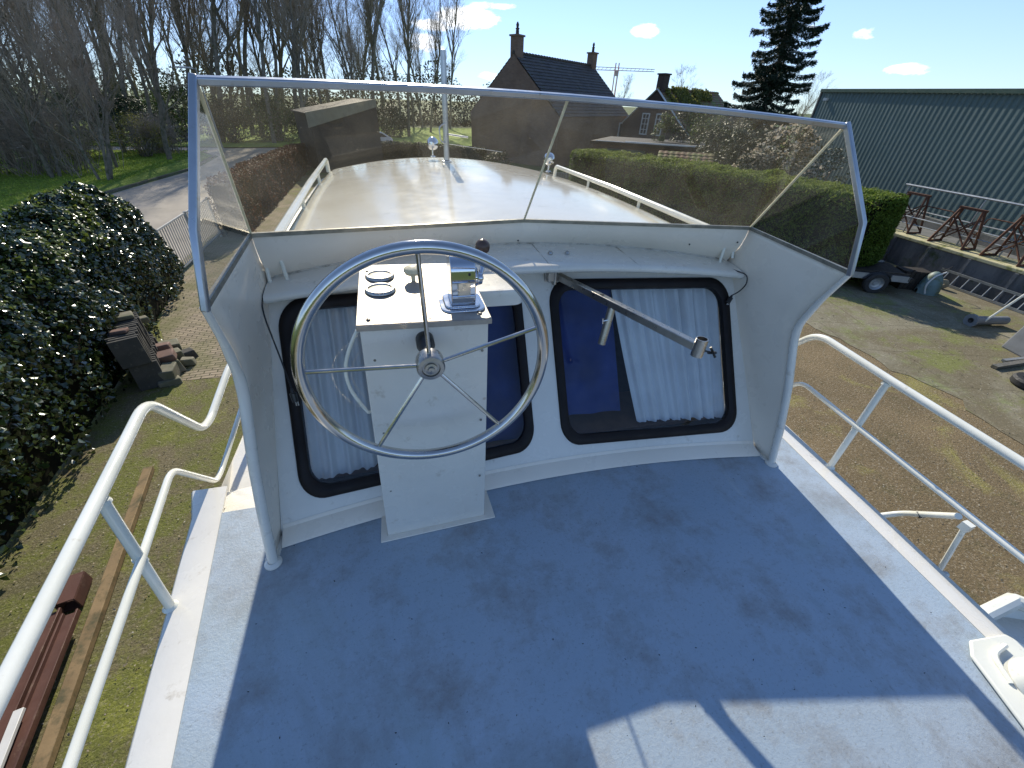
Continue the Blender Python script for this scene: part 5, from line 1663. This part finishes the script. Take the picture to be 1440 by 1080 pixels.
M['fence_paint'] = mottled('pale_grey_fence_paint', (.55, .53, .47), (.45, .43, .38), 5, .5, bump=.1)
# iron bar fence
fn_ = empty('bar_fence', (-5.5, 12.3, 0), math.pi / 2, 'grey iron bar fence between the ivy hedge and the red brown hedge', 'fence')
Lf = 4.0
for i in range(int(Lf / .14)):
    MB().tube([(i * .14 + .05, 0, .12), (i * .14 + .05, 0, 1.2)], .013, 6).build('bar', M['fence_paint'], fn_)
MB().bar((0, 0, 1.22), (Lf, 0, 1.22), .04, .04).build('top_rail', M['fence_paint'], fn_, smooth=0)
MB().bar((0, 0, .12), (Lf, 0, .12), .04, .03).build('bottom_rail', M['galv'], fn_, smooth=0)
for x in (-.03, Lf / 2 - .02, Lf + .03):
    MB().bar((x, 0, 0), (x, 0, 1.26), .06, .06).build('post', M['galv'], fn_, smooth=0)

# timber and steel lengths on the ground
M['old_wood'] = mottled('weathered_plank', (.30, .21, .11), (.20, .14, .075), 3, .8, spec=.2, bump=.5, bscale=30, dirt=(.10, .09, .05), dscale=5, dlo=.5, dhi=.65)
def lay(name, p0, p1, w, h, mat, label, cat, z, bevel=.006):
    p0, p1 = V((*p0, z)), V((*p1, z))
    o = MB().bar(-(p1 - p0) / 2, (p1 - p0) / 2, w, h).build(name, mat, bevel=bevel)
    o.location = (p0 + p1) / 2
    return tag(o, label, cat)
lay('plank', (-3.43, 4.75), (-2.86, .9), .10, .07, M['old_wood'], 'long weathered yellowish plank lying beside the left rail', 'plank', .05)
def channel(p0, p1, z, w, label):
    p0, p1 = V((*p0, z)), V((*p1, z)); c = (p0 + p1) / 2; h = (p1 - p0) / 2
    x = h.normalized().cross(V((0, 0, 1)))
    mb = MB().bar(-h, h, w, .02)
    for s in (-1, 1): mb.bar(-h + x * s * (w / 2 - .008) + V((0, 0, .025)), h + x * s * (w / 2 - .008) + V((0, 0, .025)), .016, .05)
    o = mb.build('steel_channel', M['rust2'], bevel=.003)
    o.location = c
    return tag(o, label, 'steel channel', 'rusty channels beside the plank')
M['rust2'] = mottled('brown_painted_steel', (.12, .055, .04), (.085, .04, .03), 3, .6, spec=.35, bump=.3, bscale=60, dirt=(.20, .13, .09), dscale=8, dlo=.58, dhi=.75)
channel((-3.46, 2.86), (-3.17, .9), .12, .13, 'brown steel channel lying outermost, nearest the ivy')
channel((-3.29, 2.80), (-3.00, .9), .13, .12, 'brown steel channel lying next to the yellowish plank')
bx = empty('box_section', (-3.42, 3.06, .10), math.atan2(.22, -.04), 'short open-ended brown box section past the ends of the channels', 'steel box')
for c_, s_ in (((0, 0, .07), (.30, .15, .012)), ((0, 0, -.07), (.30, .15, .012)), ((0, .072, 0), (.30, .012, .128)), ((0, -.072, 0), (.30, .012, .128))):
    MB().box(c_, s_).build('side_plate', M['rust2'], bx, smooth=0)
bx.rotation_euler = (0, 0, math.atan2(.28, -.05) + .0)
lay('white_batten', (-3.22, 2.02), (-3.07, 1.2), .06, .03, M['white_wood'], 'white painted batten lying on the brown channels', 'batten', .20, .003)

# street lamp and construction crane, far off
p = spot(312, 205, dist=44)
sl_ = empty('street_lamp', (p.x, p.y, 0), R(10), 'slim grey street lamp among the bare trees, left of the windscreen corner', 'street lamp')
zt = spot(312, 99, dist=44).z
MB().tube([(0, 0, 0), (0, 0, zt - .1)], [.07, .045], 8).build('post', M['galv'], sl_)
MB().tube(fillet([V((0, 0, zt - .15)), V((0, 0, zt)), V((-.9, 0, zt + .03))], .1, 4), .03, 8).build('arm', M['galv'], sl_)
MB().box((-.75, 0, zt + .06), (1.2, .24, .10), taper=.8).build('lamp_head', M['white_wood'], sl_, bevel=.03)
p = spot(862, 135, dist=260)
ct = spot(862, 99, dist=260).z
M['crane_paint'] = mottled('red_white_steel', (.55, .18, .12), (.6, .55, .5), .15, .5, bump=0)
cn = empty('tower_crane', (p.x, p.y, 0), R(-18), 'tiny red and white tower crane on the skyline right of the brick house', 'crane')
mb = MB()
for dx in (-.8, .8):
    for dy in (-.8, .8): mb.bar((dx, dy, 0), (dx, dy, ct + 3), .25, .25)
mb.build('mast', M['crane_paint'], cn, smooth=0)
mb = MB(); mb.bar((-14, 0, ct), (19, 0, ct), .3, .3); mb.bar((-14, 0, ct + 1.2), (19, 0, ct + .9), .25, .25)
for i in range(16): mb.bar((-14 + i * 2.06, 0, ct), (-13 + i * 2.06, 0, ct + 1.1), .16, .16)
mb.build('jib', M['crane_paint'], cn, smooth=0)
MB().box((0, 0, ct - 1.2), (2, 2, 2)).box((.4, 0, ct - 6), (.1, .1, 8)).build('cab', M['crane_paint'], cn, smooth=0)

# wire fence and posts behind the yacht's bow
wf = empty('wire_fence', (9.0, 20.5, 0), R(-38), 'low wire mesh fence with thin posts at the left end of the green hedge', 'fence')
for i in range(4): MB().tube([(-i * 2., 0, 0), (-i * 2., 0, 1.3)], .025, 6).build('post', M['galv'], wf)
mb = MB()
for i in range(46):
    mb.bar((-i * .13, 0, .1), (-i * .13, 0, 1.25), .006, .006)
for z in (.1, .5, .9, 1.25): mb.bar((0, 0, z), (-6, 0, z), .008, .008)
mb.build('mesh', M['galv'], wf, smooth=0)

# ------------------------------------------------------------------ garden trees on the right
def spruce(loc, H, Rb, n, label):
    root = empty('spruce_tree', loc, 0, label, 'tree')
    MB().tube([(0, 0, 0), (.05, 0, H * .5), (0, .05, H)], [.22, .13, .02], 8).build('trunk', M['bark'], root, smooth=80)
    C = []; N = []; br = MB()
    k = 0; z = 1.0
    while z < H - .2:
        t = z / H
        rr = Rb * (1 - t) ** .80 * (.85 + .3 * rnd.random()) + .15
        m = rnd.randint(5, 8)
        a0 = rnd.uniform(0, 6)
        for i in range(m):
            a = a0 + 6.283 * i / m + rnd.gauss(0, .15); L = rr * rnd.uniform(.62, 1.18)
            tip = V((math.cos(a) * L, math.sin(a) * L, z - .18 * L + rnd.gauss(0, .08)))
            st = V((0, 0, z + .10 * L)); up = V((math.cos(a) * L * .6, math.sin(a) * L * .6, z - .22 * L))
            prev = st
            pts = [st * (1 - q) ** 2 + up * 2 * q * (1 - q) + (tip + V((0, 0, .12 * L))) * q * q for q in [j / 6 for j in range(7)]]
            br.tube(pts, [.03 * (1 - j / 7) + .006 for j in range(7)], 4, cap=False)
            side = V((-math.sin(a), math.cos(a), 0))
            nn = int(n * L / Rb)
            for _ in range(nn):
                q = rnd.random() ** .75
                c = st * (1 - q) ** 2 + up * 2 * q * (1 - q) + (tip + V((0, 0, .12 * L))) * q * q
                wv_ = .34 * L * (1.05 - q)
                s_ = rnd.gauss(0, .5)
                C.append(c + side * s_ * wv_ + V((0, 0, -abs(rnd.gauss(0, .12)) - abs(s_) * .10)))
                N.append(V((0, 0, .6)) + side * s_)
        z += rnd.uniform(.30, .50)
    leaf_mesh('needles', C, N, .27, M['spruce'], root, jitter=.5, aspect=.20)
    br.build('branches', M['bark'], root, smooth=80)
p = spot(1066, 175, dist=39)
spruce((p.x, p.y, 0), 15.0, 3.4, 620, 'tall dark spruce rising out of the photo between the houses and the shed')

def conifer_col(px, dist, h, r, mat, label, n=3200, size=.13):
    p = spot(px, 190, dist=dist)
    leafy('column_conifer', (p.x, p.y, 0), r, h, n, size, mat, label, 'conifer', stems=3, shape=.55, hollow=.5)
conifer_col(935, 30, 3.7, .75, M['bush_leaf'], 'loose yellow green column conifer against the darker brick house')
conifer_col(965, 31, 4.1, 1.0, M['dark_leaf'], 'dark column conifer between the yellow green one and the olive one')
conifer_col(992, 29, 4.0, .95, M['bush_leaf'], 'olive green column conifer seen just left of the spruce')
conifer_col(1022, 25, 3.6, 1.2, M['dark_leaf'], 'dark bushy conifer below the spruce, behind the green hedge', 4200)
conifer_col(1060, 22, 3.3, 1.3, M['dark_leaf'], 'broad dark evergreen left of the white flowering tree', 4200)
p = spot(1108, 200, dist=19.5)
leafy('flowering_tree', (p.x, p.y, 0), 1.25, 3.75, 2600, .11, M['dark_leaf'], 'flowering tree covered in cream white blossom behind the green hedge', 'tree', stems=7, extra=(M['blossom'], 1700, .13))
p = spot(1045, 225, dist=18.5)
leafy('flowering_shrub', (p.x, p.y, 0), .8, 2.7, 1500, .10, M['dark_leaf'], 'smaller shrub with sparse white blossom left of the cream flowering tree', 'shrub', stems=6, extra=(M['blossom'], 420, .10))
p = spot(1165, 215, dist=21)
leafy('flowering_shrub', (p.x, p.y, 0), 1.0, 3.0, 2000, .11, M['dark_leaf'], 'brown green shrub right of the cream flowering tree, against the green shed', 'shrub', stems=6)
p = spot(700, 235, dist=30)
leafy('garden_shrub', (p.x + .5, p.y + 2, 0), 1.0, 1.1, 1200, .12, M['dark_leaf'], 'low dark shrub in front of the brick house wall', 'shrub', stems=4)
# ------------------------------------------------------------------ light
SUN_AZ, SUN_EL = 5.5, 32.6
w = bpy.data.worlds.new('World'); sc.world = w; w.use_nodes = True
nt = w.node_tree; nt.nodes.clear()
sky = nt.nodes.new('ShaderNodeTexSky'); sky.sky_type = 'NISHITA'; sky.sun_disc = False
sky.sun_elevation = R(SUN_EL); sky.sun_rotation = R(SUN_AZ); sky.air_density = 1.0; sky.dust_density = 0.0; sky.ozone_density = 2.4; sky.altitude = 0
bg = nt.nodes.new('ShaderNodeBackground'); bg.inputs['Strength'].default_value = .135
wo = nt.nodes.new('ShaderNodeOutputWorld')
tc = nt.nodes.new('ShaderNodeTexCoord')
def wm(op, a, b=0.):
    n = nt.nodes.new('ShaderNodeMath'); n.operation = op
    for s_, v_ in zip(n.inputs, (a, b)):
        if isinstance(v_, bpy.types.NodeSocket): nt.links.new(v_, s_)
        else: s_.default_value = v_
    return n.outputs[0]
# small fair-weather clouds: patches of noise round fixed directions of the sky
no = nt.nodes.new('ShaderNodeTexNoise'); no.inputs['Scale'].default_value = 26; no.inputs['Detail'].default_value = 7; no.inputs['Roughness'].default_value = .62
mp = nt.nodes.new('ShaderNodeMapping'); mp.inputs['Scale'].default_value = (1, 1, 2.6)
nt.links.new(tc.outputs['Generated'], mp.inputs[0]); nt.links.new(mp.outputs[0], no.inputs['Vector'])
cloud = None
def sky_dir(px, py):
    d = WAX[0] * (px - 720) / FPX + WAX[1] * (540 - py) / FPX + WAX[2]
    return d.normalized()
for px, py, wd, hg, st in ((655, 26, .075, .022, 1.25), (605, 35, .05, .012, 1.1), (600, 60, .05, .02, .75), (690, 107, .03, .010, .55), (907, 44, .036, .014, 1.15), (1283, 98, .04, .010, .95), (1216, 46, .02, .012, .6), (560, -20, .05, .02, 1.0), (1138, 40, .014, .008, .5), (690, 8, .05, .008, .7)):
    d = sky_dir(px, py)
    e1 = V((d.y, -d.x, 0)).normalized(); e2 = e1.cross(d)
    def dot(e, k):
        n = nt.nodes.new('ShaderNodeVectorMath'); n.operation = 'DOT_PRODUCT'
        nt.links.new(tc.outputs['Generated'], n.inputs[0]); n.inputs[1].default_value = e / k
        return n.outputs['Value']
    r2 = wm('ADD', wm('POWER', wm('ABSOLUTE', dot(e1, wd)), 2.), wm('POWER', wm('ABSOLUTE', dot(e2, hg)), 2.))
    fwd = wm('GREATER_THAN', dot(d, 1.), 0.)
    m = wm('MULTIPLY', wm('MULTIPLY', wm('MAXIMUM', wm('SUBTRACT', 1.0, r2), 0.), fwd), st)
    cloud = m if cloud is None else wm('MAXIMUM', cloud, m)
den = wm('MULTIPLY', wm('MAXIMUM', wm('SUBTRACT', wm('ADD', no.outputs['Fac'], wm('MULTIPLY', cloud, .55)), .70), 0.), 3.6)
den = wm('MINIMUM', den, .95)
den = wm('MULTIPLY', den, wm('GREATER_THAN', cloud, 0.001))
mixn = nt.nodes.new('ShaderNodeMix'); mixn.data_type = 'RGBA'
nt.links.new(den, mixn.inputs[0]); 
# soft shoulder on the bright part of the sky round the sun
k1 = nt.nodes.new('ShaderNodeVectorMath'); k1.operation = 'MULTIPLY_ADD'; nt.links.new(sky.outputs[0], k1.inputs[0]); k1.inputs[1].default_value = (.135, .08, .024); k1.inputs[2].default_value = (1, 1, 1)
k2 = nt.nodes.new('ShaderNodeVectorMath'); k2.operation = 'DIVIDE'; nt.links.new(sky.outputs[0], k2.inputs[0]); nt.links.new(k1.outputs[0], k2.inputs[1])
nt.links.new(k2.outputs[0], mixn.inputs[6]); mixn.inputs[7].default_value = (9.5, 9.7, 10.0, 1)
nt.links.new(mixn.outputs[2], bg.inputs[0]); nt.links.new(bg.outputs[0], wo.inputs[0])

sl = bpy.data.lights.new('sun', 'SUN'); sl.energy = 3.9; sl.angle = R(.5); sl.color = (1., .93, .80)
so = bpy.data.objects.new('sun', sl); col.objects.link(so)
D = V((math.sin(R(SUN_AZ)) * math.cos(R(SUN_EL)), math.cos(R(SUN_AZ)) * math.cos(R(SUN_EL)), math.sin(R(SUN_EL))))
so.rotation_euler = D.to_track_quat('Z', 'Y').to_euler()
sc.view_settings.view_transform = 'Standard'
sc.view_settings.look = 'None'
sc.view_settings.exposure = 0.58
sc.view_settings.gamma = 1
sc.cycles.max_bounces = 10
sc.cycles.transparent_max_bounces = 24
sc.cycles.sample_clamp_indirect = 6
bpy.context.view_layer.update()
